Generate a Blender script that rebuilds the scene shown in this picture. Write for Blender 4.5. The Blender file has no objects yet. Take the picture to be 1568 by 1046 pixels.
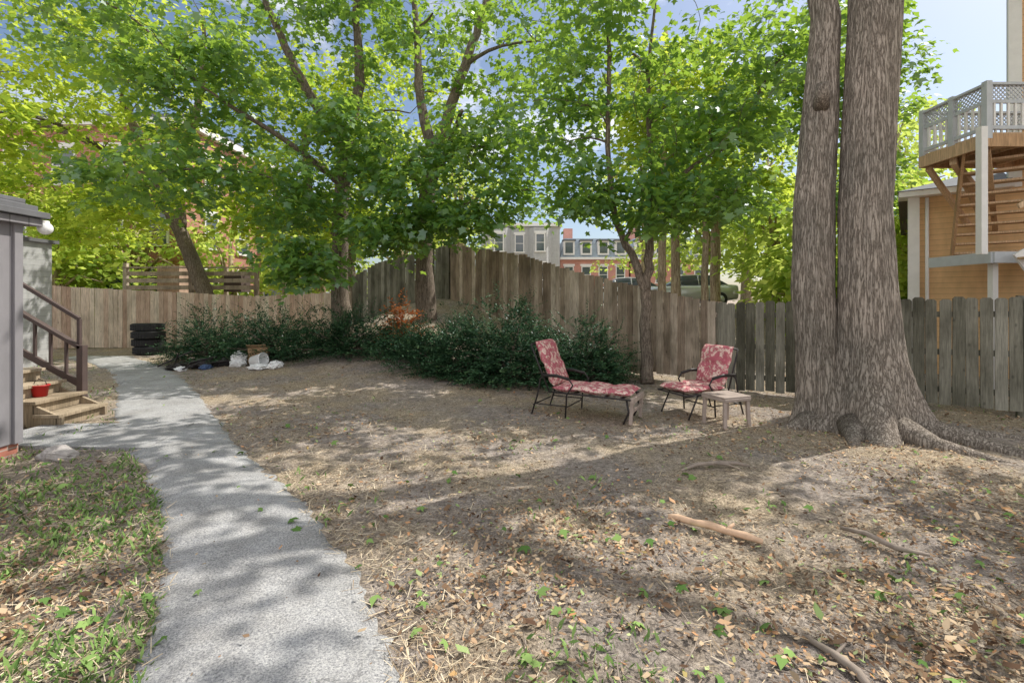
import bpy, math, random
import numpy as np
from mathutils import Vector, Matrix
R = np.random.RandomState(7); random.seed(7)
scene = bpy.context.scene
COL = scene.collection
SUN = Vector((0.70, 0.36, 1.0)).normalized()

# ------------------------------------------------------------------ materials
def newmat(name):
    m = bpy.data.materials.new(name); m.use_nodes = True
    nt = m.node_tree; nt.nodes.clear()
    out = nt.nodes.new('ShaderNodeOutputMaterial')
    return m, nt, out
def N(nt, t, **kw):
    n = nt.nodes.new(t)
    for k, v in kw.items():
        if k.startswith('i_'):
            n.inputs[k[2:].replace('_', ' ')].default_value = v
        else: setattr(n, k, v)
    return n
def ramp(nt, fac, stops, interp='LINEAR'):
    r = nt.nodes.new('ShaderNodeValToRGB'); r.color_ramp.interpolation = interp
    el = r.color_ramp.elements
    while len(el) < len(stops): el.new(0.5)
    for e, (p, c) in zip(el, stops):
        e.position = p; e.color = (c[0], c[1], c[2], 1) if hasattr(c, '__len__') else (c, c, c, 1)
    if fac is not None: nt.links.new(fac, r.inputs[0])
    return r.outputs[0]
def coords(nt, scale=(1,1,1), kind='Object'):
    tc = nt.nodes.new('ShaderNodeTexCoord'); mp = nt.nodes.new('ShaderNodeMapping')
    mp.inputs['Scale'].default_value = scale
    nt.links.new(tc.outputs[kind], mp.inputs[0]); return mp.outputs[0]
def noise(nt, vec, scale, detail=4, rough=0.6, dist=0):
    n = nt.nodes.new('ShaderNodeTexNoise'); n.inputs['Scale'].default_value = scale
    n.inputs['Detail'].default_value = detail; n.inputs['Roughness'].default_value = rough
    n.inputs['Distortion'].default_value = dist
    nt.links.new(vec, n.inputs['Vector']); return n.outputs['Fac']
def mixc(nt, a, b, fac, mode='MIX'):
    m = nt.nodes.new('ShaderNodeMix'); m.data_type = 'RGBA'; m.blend_type = mode
    for sock, v in ((m.inputs[0], fac), (m.inputs[6], a), (m.inputs[7], b)):
        if hasattr(v, 'is_output'): nt.links.new(v, sock)
        elif hasattr(v, '__len__'): sock.default_value = (v[0], v[1], v[2], 1)
        else: sock.default_value = v
    return m.outputs[2]
def attr(nt, name='rnd'):
    a = nt.nodes.new('ShaderNodeAttribute'); a.attribute_name = name; return a.outputs['Fac']
def bump(nt, h, strength=0.5, dist=0.02):
    b = nt.nodes.new('ShaderNodeBump'); b.inputs['Strength'].default_value = strength
    b.inputs['Distance'].default_value = dist; nt.links.new(h, b.inputs['Height']); return b.outputs[0]
def finish(nt, out, col, rough=0.8, nrm=None, spec=0.3, metal=0):
    p = nt.nodes.new('ShaderNodeBsdfPrincipled')
    if hasattr(col, 'is_output'): nt.links.new(col, p.inputs['Base Color'])
    else: p.inputs['Base Color'].default_value = (col[0], col[1], col[2], 1)
    p.inputs['Roughness'].default_value = rough
    p.inputs['Specular IOR Level'].default_value = spec
    p.inputs['Metallic'].default_value = metal
    if nrm is not None: nt.links.new(nrm, p.inputs['Normal'])
    nt.links.new(p.outputs[0], out.inputs[0]); return p
def simple(name, c, rough=0.7, var=0.15, scale=6, metal=0, spec=0.3, bmp=0.15):
    m, nt, out = newmat(name)
    v = coords(nt); f = noise(nt, v, scale, 4)
    col = ramp(nt, f, [(0.25, [x*(1-var) for x in c]), (0.75, [min(1, x*(1+var)) for x in c])])
    finish(nt, out, col, rough, bump(nt, f, bmp, 0.01) if bmp else None, spec, metal); return m

def leafmat(name, stops, trans, tf=0.4, gloss=0.0):
    m, nt, out = newmat(name)
    a = attr(nt)
    col = ramp(nt, a, stops)
    p = nt.nodes.new('ShaderNodeBsdfDiffuse'); nt.links.new(col, p.inputs[0])
    last = p.outputs[0]
    if tf > 0:
        t = nt.nodes.new('ShaderNodeBsdfTranslucent')
        tcol = mixc(nt, trans, col, 0.35); nt.links.new(tcol, t.inputs[0])
        mx = nt.nodes.new('ShaderNodeMixShader'); mx.inputs[0].default_value = tf
        nt.links.new(last, mx.inputs[1]); nt.links.new(t.outputs[0], mx.inputs[2]); last = mx.outputs[0]
    if gloss > 0:
        gl = nt.nodes.new('ShaderNodeBsdfGlossy'); gl.inputs['Roughness'].default_value = 0.38; gl.inputs[0].default_value = (.9,.95,1,1)
        m2 = nt.nodes.new('ShaderNodeMixShader'); m2.inputs[0].default_value = gloss
        nt.links.new(last, m2.inputs[1]); nt.links.new(gl.outputs[0], m2.inputs[2]); last = m2.outputs[0]
    nt.links.new(last, out.inputs[0]); return m
M = {}
M['leaf'] = leafmat('maple_leaf', [(0, (0.045,0.13,0.06)), (0.5, (0.085,0.20,0.06)), (1, (0.20,0.34,0.06))], (0.58,0.82,0.07), 0.49, 0.07)
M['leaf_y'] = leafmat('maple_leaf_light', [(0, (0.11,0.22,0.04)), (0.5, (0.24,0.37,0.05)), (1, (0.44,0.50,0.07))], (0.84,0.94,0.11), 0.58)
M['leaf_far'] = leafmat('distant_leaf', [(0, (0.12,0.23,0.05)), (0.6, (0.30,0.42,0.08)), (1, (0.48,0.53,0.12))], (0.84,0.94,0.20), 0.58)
M['yew'] = leafmat('yew_needles', [(0, (0.02,0.055,0.028)), (0.7, (0.06,0.13,0.055)), (1, (0.14,0.22,0.085))], (0.08,0.16,0.03), 0.0, 0.03)
M['weed'] = leafmat('weed_green', [(0, (0.09,0.17,0.045)), (1, (0.28,0.40,0.13))], (0.3,0.4,0.06), 0.0)
M['litter'] = leafmat('dead_leaves', [(0, (0.10,0.06,0.04)), (0.35, (0.28,0.185,0.115)), (0.7, (0.58,0.45,0.30)), (0.90,(0.50,0.26,0.13)), (0.94, (0.22,0.31,0.11)), (1, (0.44,0.49,0.24))], (0.35,0.22,0.08), 0.0)
M['straw'] = leafmat('dry_straw', [(0, (0.24,0.17,0.11)), (0.5, (0.52,0.41,0.27)), (1, (0.82,0.71,0.52))], (0.4,0.3,0.15), 0.0)
M['orange'] = leafmat('brown_dead_foliage', [(0, (0.35,0.11,0.04)), (1, (0.62,0.22,0.07))], (0.6,0.2,0.05), 0.3)

def barkmat(name, c1, c2, s=1.0, bs=0.9, vz=1.5):
    m, nt, out = newmat(name)
    v = coords(nt, (17*s, 17*s, vz*s))
    f = noise(nt, v, 1.6, 5, 0.6, 0.35)
    sb = N(nt, 'ShaderNodeMath', operation='SUBTRACT'); nt.links.new(f, sb.inputs[0]); sb.inputs[1].default_value = 0.5
    ab = N(nt, 'ShaderNodeMath', operation='ABSOLUTE'); nt.links.new(sb.outputs[0], ab.inputs[0])
    rg = ramp(nt, ab.outputs[0], [(0.0, 0.0), (0.03, 0.6), (0.10, 1.0)])
    v2 = coords(nt); f2 = noise(nt, v2, 1.1, 4)
    f3 = noise(nt, coords(nt, (45,45,14)), 2.0, 4)
    col = ramp(nt, rg, [(0, [x*0.6 for x in c1]), (0.6, c1), (1, c2)])
    col = mixc(nt, col, ramp(nt, f2, [(0.3, (0.70,0.72,0.70)), (0.7, (1.12,1.08,1.04))]), 0.85, 'MULTIPLY')
    col = mixc(nt, col, ramp(nt, f3, [(0.3, 0.68), (0.7, 1.2)]), 0.75, 'MULTIPLY')
    h = N(nt, 'ShaderNodeMath', operation='ADD'); nt.links.new(rg, h.inputs[0])
    nt.links.new(f3, h.inputs[1])
    finish(nt, out, col, 0.95, bump(nt, h.outputs[0], bs, 0.018), 0.08); return m
M['bark'] = barkmat('maple_bark_grey', (0.275,0.235,0.20), (0.42,0.37,0.325), 1.3, 0.75)
M['bark2'] = barkmat('tree_bark_brown', (0.18,0.145,0.12), (0.31,0.26,0.215), 1.4, 0.5)
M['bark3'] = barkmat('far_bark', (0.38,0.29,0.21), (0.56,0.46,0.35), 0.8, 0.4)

def woodfence(name, stops, bs=0.4, stain=0.6):
    m, nt, out = newmat(name)
    a = attr(nt); base = ramp(nt, a, stops)
    g = noise(nt, coords(nt, (40,40,2.2)), 1.5, 5, 0.65, 0.4)
    col = mixc(nt, base, ramp(nt, g, [(0.3, 0.5), (0.7, 1.3)]), 0.85, 'MULTIPLY')
    d = noise(nt, coords(nt, (2.5,2.5,1.1)), 1.2, 4)
    col = mixc(nt, col, ramp(nt, d, [(0.35, (0.48,0.48,0.45)), (0.6, (1.05,1.05,1.05))]), stain, 'MULTIPLY')
    vo = N(nt, 'ShaderNodeTexVoronoi'); vo.inputs['Scale'].default_value = 1.0
    nt.links.new(coords(nt, (6,6,3.2)), vo.inputs['Vector'])
    k = ramp(nt, vo.outputs['Distance'], [(0.05, 0.25), (0.12, 1.0)])
    col = mixc(nt, col, k, 0.6, 'MULTIPLY')
    finish(nt, out, col, 0.85, bump(nt, g, bs, 0.01), 0.15); return m
M['f_grey'] = woodfence('weathered_grey_wood', [(0, (0.13,0.125,0.095)), (0.5, (0.205,0.195,0.155)), (1, (0.32,0.305,0.255))], .5, .9)
M['f_mid'] = woodfence('weathered_brown_wood', [(0, (0.27,0.205,0.155)), (0.5, (0.41,0.33,0.255)), (1, (0.60,0.51,0.42))], .4, .8)
M['f_left'] = woodfence('cedar_fence_wood', [(0, (0.48,0.33,0.25)), (0.5, (0.62,0.47,0.37)), (1, (0.72,0.62,0.50))], 0.3, 0.5)
M['deckwood'] = woodfence('raw_lumber', [(0, (0.52,0.33,0.19)), (1, (0.70,0.50,0.33))], 0.2, 0.3)
M['steps'] = woodfence('step_lumber', [(0, (0.38,0.30,0.21)), (1, (0.55,0.45,0.33))], 0.2, 0.6)
M['brownrail'] = simple('brown_painted_wood', (0.095,0.068,0.062), 0.6)
M['white'] = simple('white_paint', (0.78,0.76,0.74), 0.55, 0.06)
M['palegrey'] = simple('pale_grey_paint', (0.50,0.52,0.55), 0.6, 0.1)
M['glass'] = simple('window_glass', (0.08,0.10,0.12), 0.08, 0.2, 1, 0, 0.8, 0)
M['black'] = simple('black_metal', (0.03,0.025,0.025), 0.4, 0.2)
M['rubber'] = simple('tire_rubber', (0.03,0.03,0.032), 0.75, 0.3, 20)
M['stone'] = simple('stone_grey', (0.38,0.35,0.33), 0.9, 0.25, 9, bmp=0.6)
M['roof'] = simple('roof_slate', (0.13,0.14,0.16), 0.8, 0.25, 12)
M['red'] = simple('red_plastic', (0.50,0.03,0.03), 0.4, 0.1)
M['plastic_w'] = simple('white_plastic', (0.8,0.8,0.8), 0.5, 0.05, 15)
M['plastic_b'] = simple('blue_plastic', (0.06,0.10,0.20), 0.5, 0.3, 8)
M['card'] = simple('cardboard', (0.55,0.36,0.21), 0.85, 0.1)
M['log'] = simple('bare_branch_wood', (0.62,0.42,0.28), 0.8, 0.3, 12, bmp=.5)
M['twig'] = simple('twig_bark', (0.28,0.23,0.19), 0.9, 0.3, 15)
M['tabletop'] = simple('taupe_plastic', (0.36,0.29,0.25), 0.6, 0.15, 10)
M['carpaint'] = simple('car_paint_silver', (0.60,0.62,0.65), 0.25, 0.04, 2, 0.4, 0.6, 0)
M['carpaint2'] = simple('car_paint_white', (0.80,0.81,0.83), 0.25, 0.04, 2, 0, 0.6, 0)
M['lamp'] = simple('opal_glass', (0.85,0.85,0.83), 0.2, 0.02)

def siding(name, c, step, axis='Z', dark=0.5, rough=0.7, c2=None):
    m, nt, out = newmat(name)
    tc = nt.nodes.new('ShaderNodeTexCoord'); sp = nt.nodes.new('ShaderNodeSeparateXYZ')
    nt.links.new(tc.outputs['Object'], sp.inputs[0])
    if axis == 'XY':
        ad = N(nt, 'ShaderNodeMath', operation='ADD'); nt.links.new(sp.outputs['X'], ad.inputs[0]); nt.links.new(sp.outputs['Y'], ad.inputs[1]); s = ad.outputs[0]
    else: s = sp.outputs[axis]
    dv = N(nt, 'ShaderNodeMath', operation='DIVIDE'); nt.links.new(s, dv.inputs[0]); dv.inputs[1].default_value = step
    fr = N(nt, 'ShaderNodeMath', operation='FRACT'); nt.links.new(dv.outputs[0], fr.inputs[0])
    line = ramp(nt, fr.outputs[0], [(0.0, dark), (0.10, 1.0), (1.0, 0.93)])
    f = noise(nt, coords(nt, (3,3,1.2)), 2, 5)
    col = mixc(nt, ramp(nt, f, [(0.3, [x*0.8 for x in c]), (0.7, c2 or c)]), line, 1.0, 'MULTIPLY')
    finish(nt, out, col, rough, bump(nt, fr.outputs[0], 0.5, 0.02), 0.25); return m
M['tan'] = siding('tan_clapboard', (0.80,0.52,0.27), 0.12)
M['greyside'] = siding('grey_grooved_siding', (0.30,0.285,0.30), 0.2, 'XY', 0.35)
M['shingle'] = siding('pale_shingle_siding', (0.52,0.52,0.52), 0.14)
M['bluegrey'] = siding('blue_grey_clapboard', (0.42,0.49,0.56), 0.16)
M['rooftile'] = siding('asphalt_shingles', (0.20,0.20,0.21), 0.085, 'Z', 0.3, 0.9)

def brick(name, c1, c2, mort, sc=1.0):
    m, nt, out = newmat(name)
    tc = nt.nodes.new('ShaderNodeTexCoord'); sp = nt.nodes.new('ShaderNodeSeparateXYZ')
    nt.links.new(tc.outputs['Object'], sp.inputs[0])
    ad = N(nt, 'ShaderNodeMath', operation='ADD'); nt.links.new(sp.outputs['X'], ad.inputs[0]); nt.links.new(sp.outputs['Y'], ad.inputs[1])
    cb = nt.nodes.new('ShaderNodeCombineXYZ'); nt.links.new(ad.outputs[0], cb.inputs[0]); nt.links.new(sp.outputs['Z'], cb.inputs[1])
    b = nt.nodes.new('ShaderNodeTexBrick'); nt.links.new(cb.outputs[0], b.inputs['Vector'])
    b.inputs['Color1'].default_value = (*c1,1); b.inputs['Color2'].default_value = (*c2,1); b.inputs['Mortar'].default_value = (*mort,1)
    b.inputs['Scale'].default_value = sc; b.inputs['Brick Width'].default_value = 0.22; b.inputs['Row Height'].default_value = 0.075; b.inputs['Mortar Size'].default_value = 0.008
    f = noise(nt, coords(nt), 0.8, 5)
    col = mixc(nt, b.outputs['Color'], ramp(nt, f, [(0.3, 0.75), (0.7, 1.15)]), 0.7, 'MULTIPLY')
    finish(nt, out, col, 0.9, None, 0.1); return m
M['brick'] = brick('red_brick', (0.48,0.20,0.14), (0.40,0.16,0.12), (0.45,0.35,0.3))
M['brick2'] = brick('pale_red_brick', (0.62,0.27,0.21), (0.55,0.23,0.18), (0.55,0.42,0.38))

def floral():
    m, nt, out = newmat('red_floral_fabric')
    v = coords(nt)
    nz = N(nt, 'ShaderNodeTexNoise'); nz.inputs['Scale'].default_value = 16; nz.inputs['Detail'].default_value = 3; nt.links.new(v, nz.inputs['Vector'])
    vv = mixc(nt, v, nz.outputs['Color'], 0.15)
    vo = N(nt, 'ShaderNodeTexVoronoi'); vo.inputs['Scale'].default_value = 15; nt.links.new(vv, vo.inputs['Vector'])
    fl = ramp(nt, vo.outputs['Distance'], [(0.0, (0.48,0.14,0.15)), (0.13, (0.64,0.35,0.33)), (0.30, (0.78,0.64,0.55)), (0.44, (0.60,0.30,0.29)), (0.55, (0.46,0.14,0.17)), (1, (0.40,0.10,0.13))])
    vo2 = N(nt, 'ShaderNodeTexVoronoi'); vo2.inputs['Scale'].default_value = 27; nt.links.new(vv, vo2.inputs['Vector'])
    lf = ramp(nt, vo2.outputs['Distance'], [(0.28, 0.9), (0.36, 0.0)])
    fl2 = noise(nt, v, 8, 2)
    sel = N(nt, 'ShaderNodeMath', operation='MULTIPLY'); nt.links.new(lf, sel.inputs[0]); nt.links.new(ramp(nt, fl2, [(0.42, 0), (0.5, 1)]), sel.inputs[1])
    col = mixc(nt, fl, (0.46,0.44,0.34), sel.outputs[0])
    finish(nt, out, col, 0.9, bump(nt, noise(nt, v, 160, 2), 0.1, 0.003), 0.1); return m
M['floral'] = floral()

def groundmat():
    m, nt, out = newmat('dirt_ground')
    v = coords(nt)
    n1 = noise(nt, v, 0.8, 6, 0.62); n2 = noise(nt, v, 5, 7, 0.78); n3 = noise(nt, v, 60, 5, 0.8)
    nm = noise(nt, v, 19, 5, 0.8)
    dirt = ramp(nt, n2, [(0.3, (0.23,0.19,0.16)), (0.5, (0.375,0.32,0.28)), (0.72, (0.55,0.48,0.425))])
    straw = ramp(nt, n3, [(0.35, (0.24,0.175,0.115)), (0.6, (0.62,0.50,0.34))])
    ms = ramp(nt, n1, [(0.42, 0), (0.60, 0.75)])
    col = mixc(nt, dirt, straw, ms)
    col = mixc(nt, col, ramp(nt, n3, [(0.34, 0.35), (0.5, 0.9), (0.62, 1.3)]), 0.85, 'MULTIPLY')
    col = mixc(nt, col, ramp(nt, nm, [(0.36, 0.5), (0.5, 0.95), (0.62, 1.35)]), 0.8, 'MULTIPLY')
    vo = N(nt, 'ShaderNodeTexVoronoi'); vo.inputs['Scale'].default_value = 55; nt.links.new(v, vo.inputs['Vector'])
    peb = ramp(nt, vo.outputs['Distance'], [(0.09, 1), (0.15, 0)])
    sel = ramp(nt, nm, [(0.5, 0), (0.58, 1)])
    mm = N(nt, 'ShaderNodeMath', operation='MULTIPLY'); nt.links.new(peb, mm.inputs[0]); nt.links.new(sel, mm.inputs[1])
    col = mixc(nt, col, (0.60,0.56,0.51), mm.outputs[0])
    h = N(nt, 'ShaderNodeMath', operation='ADD'); nt.links.new(nm, h.inputs[0]); nt.links.new(n3, h.inputs[1])
    finish(nt, out, col, 0.95, bump(nt, h.outputs[0], 0.8, 0.03), 0.1); return m
M['ground'] = groundmat()
def asphaltmat():
    m, nt, out = newmat('old_asphalt')
    v = coords(nt)
    n3 = noise(nt, v, 90, 4, 0.85); n1 = noise(nt, v, 1.6, 6, 0.7)
    col = ramp(nt, n3, [(0.36, (0.17,0.17,0.18)), (0.5, (0.38,0.38,0.385)), (0.64, (0.62,0.61,0.59))])
    col = mixc(nt, col, ramp(nt, n1, [(0.3, (0.62,0.60,0.57)), (0.65, (1.06,1.06,1.06))]), 0.9, 'MULTIPLY')
    vo = N(nt, 'ShaderNodeTexVoronoi', feature='DISTANCE_TO_EDGE'); vo.inputs['Scale'].default_value = 0.38
    nz = N(nt, 'ShaderNodeTexNoise'); nz.inputs['Scale'].default_value = 2.2; nz.inputs['Detail'].default_value = 8; nt.links.new(v, nz.inputs['Vector'])
    nt.links.new(mixc(nt, v, nz.outputs['Color'], 0.5), vo.inputs['Vector'])
    cr = ramp(nt, vo.outputs['Distance'], [(0.0, 0.4), (0.004, 1)])
    col = mixc(nt, col, cr, ramp(nt, n1, [(.45,0),(.55,.8)]), 'MULTIPLY')
    finish(nt, out, col, 0.95, bump(nt, n3, 0.6, 0.008), 0.1); return m
M['asphalt'] = asphaltmat()

# ------------------------------------------------------------------ mesh builder
class MB:
    def __init__(s): s.v=[]; s.f=[]; s.mi=[]; s.r=[]; s.mats=[]; s.sm=[]
    def mat(s, m):
        if m not in s.mats: s.mats.append(m)
        return s.mats.index(m)
    def add(s, vs, fs, m, rnd=None, smooth=False):
        o=len(s.v); s.v.extend([tuple(v) for v in vs]); k=s.mat(m)
        r = random.random() if rnd is None else rnd
        for f in fs:
            s.f.append(tuple(i+o for i in f)); s.mi.append(k); s.r.append(r); s.sm.append(smooth)
    def box(s, c, sz, m, rot=None, rnd=None):
        x,y,z=[a/2 for a in sz]
        vs=[Vector(p) for p in ((-x,-y,-z),(x,-y,-z),(x,y,-z),(-x,y,-z),(-x,-y,z),(x,-y,z),(x,y,z),(-x,y,z))]
        if rot is not None:
            if not isinstance(rot, Matrix): rot = Matrix.Rotation(rot,3,'Z')
            vs=[rot@v for v in vs]
        C=Vector(c)
        s.add([v+C for v in vs], [(0,3,2,1),(4,5,6,7),(0,1,5,4),(1,2,6,5),(2,3,7,6),(3,0,4,7)], m, rnd)
    def prism(s, poly, z0, z1, m, rnd=None):
        n=len(poly); vs=[(p[0],p[1],z0) for p in poly]+[(p[0],p[1],z1) for p in poly]
        s.add(vs,[tuple(reversed(range(n))),tuple(range(n,2*n))]+[(i,(i+1)%n,(i+1)%n+n,i+n) for i in range(n)],m,rnd)
    def beam(s, a, b, w, h, m, up=(0,0,1), rnd=None):
        a=Vector(a); b=Vector(b); d=(b-a); L=d.length; d.normalize()
        u=Vector(up); sd=d.cross(u)
        if sd.length<1e-3: sd=Vector((1,0,0))
        sd.normalize(); u=sd.cross(d)
        rot=Matrix((sd,d,u)).transposed()
        s.box((a+b)/2,(w,L,h),m,rot,rnd)
    def tube(s, pts, rad, m, seg=8, rnd=None, cap=True):
        pts=[Vector(p) for p in pts]; n=len(pts)
        if not hasattr(rad,'__len__'): rad=[rad]*n
        t0=(pts[1]-pts[0]).normalized(); ref=Vector((1,0,0)) if abs(t0.x)<0.8 else Vector((0,1,0))
        u=t0.cross(ref).normalized(); vs=[]
        for i in range(n):
            t=(pts[min(i+1,n-1)]-pts[max(i-1,0)]).normalized()
            u=(u-t*u.dot(t)).normalized(); w=t.cross(u)
            for k in range(seg):
                a=2*math.pi*k/seg; vs.append(pts[i]+(u*math.cos(a)+w*math.sin(a))*rad[i])
        fs=[(i*seg+k, i*seg+(k+1)%seg, (i+1)*seg+(k+1)%seg, (i+1)*seg+k) for i in range(n-1) for k in range(seg)]
        if cap: fs += [tuple(reversed(range(seg))), tuple(range((n-1)*seg, n*seg))]
        s.add(vs, fs, m, rnd, True)
    def lathe(s, prof, m, c=(0,0,0), seg=32, rot=None, rnd=None, closed=False):
        vs=[]; C=Vector(c)
        for (r,z) in prof:
            for k in range(seg):
                a=2*math.pi*k/seg; p=Vector((r*math.cos(a), r*math.sin(a), z))
                if rot is not None: p=rot@p
                vs.append(p+C)
        n=len(prof); rg=range(n if closed else n-1)
        fs=[(i*seg+k, i*seg+(k+1)%seg, ((i+1)%n)*seg+(k+1)%seg, ((i+1)%n)*seg+k) for i in rg for k in range(seg)]
        s.add(vs, fs, m, rnd, True)
    def obj(s, name, bevel=0, parent=None, loc=None):
        me=bpy.data.meshes.new(name); me.from_pydata(s.v,[],s.f)
        for m in s.mats: me.materials.append(M[m] if isinstance(m,str) else m)
        me.polygons.foreach_set('material_index', s.mi); me.polygons.foreach_set('use_smooth', s.sm)
        a=me.attributes.new('rnd','FLOAT','FACE'); a.data.foreach_set('value', s.r)
        me.update(); o=bpy.data.objects.new(name, me); COL.objects.link(o)
        if bevel:
            b=o.modifiers.new('bevel','BEVEL'); b.width=bevel; b.segments=2; b.limit_method='ANGLE'
        if parent: o.parent=parent
        return o
def empty(name):
    e=bpy.data.objects.new(name,None); COL.objects.link(e); e.empty_display_size=0.3; return e

def np_mesh(name, V, nper, faces_template, mat, rnd, parent=None):
    n,k,_=V.shape
    me=bpy.data.meshes.new(name)
    me.vertices.add(n*k); me.vertices.foreach_set('co', V.astype(np.float32).ravel())
    me.loops.add(n*k); me.loops.foreach_set('vertex_index', np.arange(n*k, dtype=np.int32))
    me.polygons.add(n)
    me.polygons.foreach_set('loop_start', np.arange(n, dtype=np.int32)*k)
    try: me.polygons.foreach_set('loop_total', np.full(n,k,dtype=np.int32))
    except Exception: pass
    me.materials.append(M[mat]); me.update(calc_edges=True)
    a=me.attributes.new('rnd','FLOAT','FACE'); a.data.foreach_set('value', np.clip(rnd,0,1).astype(np.float32))
    o=bpy.data.objects.new(name,me); COL.objects.link(o)
    if parent: o.parent=parent
    return o
MAPLE=np.array([(0,0,0),(.30,-.04,-.03),(.23,.20,0),(.58,.42,-.08),(.27,.55,-.01),(0,1.0,-.12),(-.27,.55,-.01),(-.58,.42,-.08),(-.23,.20,0),(-.30,-.04,-.03)])
MAPLE2=np.array([(0,0,0),(.28,.12,0),(.56,.42,-.08),(.24,.56,-.01),(0,1.0,-.12),(-.24,.56,-.01),(-.56,.42,-.08),(-.28,.12,0)])
DIAM=np.array([(0,0,0),(.33,.45,-.03),(0,1,-.08),(-.33,.45,-.03)])
BLADE=np.array([(-.03,0,0),(.03,0,0),(.02,1,0),(-.02,1,0)])
NEED=np.array([(0,0,0),(.14,.5,0),(0,1,0),(-.14,.5,0)])
CURL=np.array([(0,0,.02),(.28,.25,.14),(.20,.72,.10),(0,1.0,.20),(-.2,.70,.04),(-.24,.25,.10)])
def nrm(a): return a/np.maximum(np.linalg.norm(a,axis=-1,keepdims=True),1e-9)
def leaves(P, T, Nn, S, tmpl):
    T=nrm(T); B=nrm(np.cross(T,Nn)); Nn=np.cross(B,T)
    S=S.reshape(-1,1,1)
    return P[:,None,:]+S*(tmpl[None,:,0:1]*B[:,None,:]+tmpl[None,:,1:2]*T[:,None,:]+tmpl[None,:,2:3]*Nn[:,None,:])

# ------------------------------------------------------------------ terrain
def sm(t):
    t=np.clip(t,0,1); return t*t*(3-2*t)
def gz(x,y):
    x=np.asarray(x,float); y=np.asarray(y,float)
    dx=x+2; sx=np.where(dx<0,13.,34.); dy=np.minimum(y-16,0)
    m=1.75*np.exp(-dx*dx/sx-dy*dy/15.)
    ter=1.35*sm((y-14-np.maximum(0,2-x)*0.4)/5)*sm((x+6)/5)
    return np.maximum(m,ter)*sm((y-3)/5)
def bumpy(x,y):
    return 0.012*np.sin(x*2.3+1)*np.cos(y*1.9)+0.008*np.sin(x*5.1+y*3.7)+0.006*np.sin(x*9.3-y*8.1)
def gzb(x,y): return gz(x,y)+bumpy(x,y)
xs=np.concatenate([[-600,-300,-150,-80,-50,-35,-25,-20],np.arange(-16,14,0.12),[14,17,20,25,35,50,80,150,300,600]])
ys=np.concatenate([[-600,-300,-100,-40,-15,-6,-3],np.arange(-1,20,0.12),[20,22,25,30,40,60,100,200,400,900]])
X,Y=np.meshgrid(xs,ys); Z=gzb(X,Y)*1.0+R.normal(0,0.005,X.shape)
V=np.stack([X,Y,Z],-1).reshape(-1,3); nx=len(xs); ny=len(ys)
F=[(j*nx+i,j*nx+i+1,(j+1)*nx+i+1,(j+1)*nx+i) for j in range(ny-1) for i in range(nx-1)]
me=bpy.data.meshes.new('ground'); me.from_pydata(V.tolist(),[],F); me.materials.append(M['ground'])
me.polygons.foreach_set('use_smooth',[True]*len(F)); go=bpy.data.objects.new('ground',me); COL.objects.link(go)

# path
PE=[(-2.5,-0.9,0.9),(0.0,-1.15,0.35),(2.08,-1.57,-0.46),(2.98,-2.15,-0.96),(4.07,-2.96,-1.81),(5.31,-4.19,-2.97),(6.78,-5.6,-4.16),(8.72,-7.1,-5.7),(11.1,-9.2,-7.7),(12.85,-11.2,-9.6),(14.2,-13.4,-11.3)]
pd=np.array([p[0] for p in PE]); pl=np.array([p[1] for p in PE]); pr=np.array([p[2] for p in PE])
def path_edges(y): return np.interp(y,pd,pl), np.interp(y,pd,pr)
def on_path(x,y,mrg=0.0):
    l,r=path_edges(y)
    a=(x>l-mrg)&(x<r+mrg)&(y<14.2)
    b=(x>-5.3)&(x<-4.0)&(y>5.3)&(y<6.25)
    return a|b
mb=MB(); yy=np.arange(-2.5,14.2,0.05); nc=16
from mathutils import noise as mn
vs=[];
for y in yy:
    l=np.mean([np.interp(y+k,pd,pl) for k in (-.5,-.25,0,.25,.5)]); r=np.mean([np.interp(y+k,pd,pr) for k in (-.5,-.25,0,.25,.5)])
    l+=0.10*mn.noise(Vector((0,y*2.2,3)))+0.07*mn.noise(Vector((0,y*8,3)))+0.05*mn.noise(Vector((0,y*19,3))); r+=0.10*mn.noise(Vector((5,y*2.2,8)))+0.08*mn.noise(Vector((5,y*8,8)))+0.05*mn.noise(Vector((5,y*19,3)))
    vs.append((l-0.01,y,float(gzb(l,y))-0.02))
    for k in range(nc+1):
        x=l+(r-l)*k/nc; e=min(k,nc-k)/3.0
        vs.append((x,y,float(gzb(x,y))*0.6+0.008+0.022*min(1,e)))
    vs.append((r+0.01,y,float(gzb(r,y))-0.02))
w=nc+3
fs=[(j*w+i,j*w+i+1,(j+1)*w+i+1,(j+1)*w+i) for j in range(len(yy)-1) for i in range(w-1)]
mb.add(vs,fs,'asphalt',0.5,True)
mb.add([(-6.1,5.42,0.036),(-4.0,5.30,0.036),(-4.2,6.4,0.036),(-6.1,6.35,0.036)],[(0,1,2,3)],'asphalt',0.5)
mb.add([(-6.1,5.42,0.036),(-4.0,5.30,0.036),(-4.0,5.30,-0.03),(-6.1,5.42,-0.03)],[(0,3,2,1)],'asphalt',0.5)
mb.obj('asphalt_path')

mb=MB()
for (cx,cy,a) in ((-4.55,4.0,0.78),(-3.85,3.25,0.78),(-3.2,2.55,0.75)):
    mb.box((cx-0.12,cy,0.02),(0.55,0.9,0.08),'stone',a)
mb.obj('stone_slab_edging',0.015)

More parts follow.
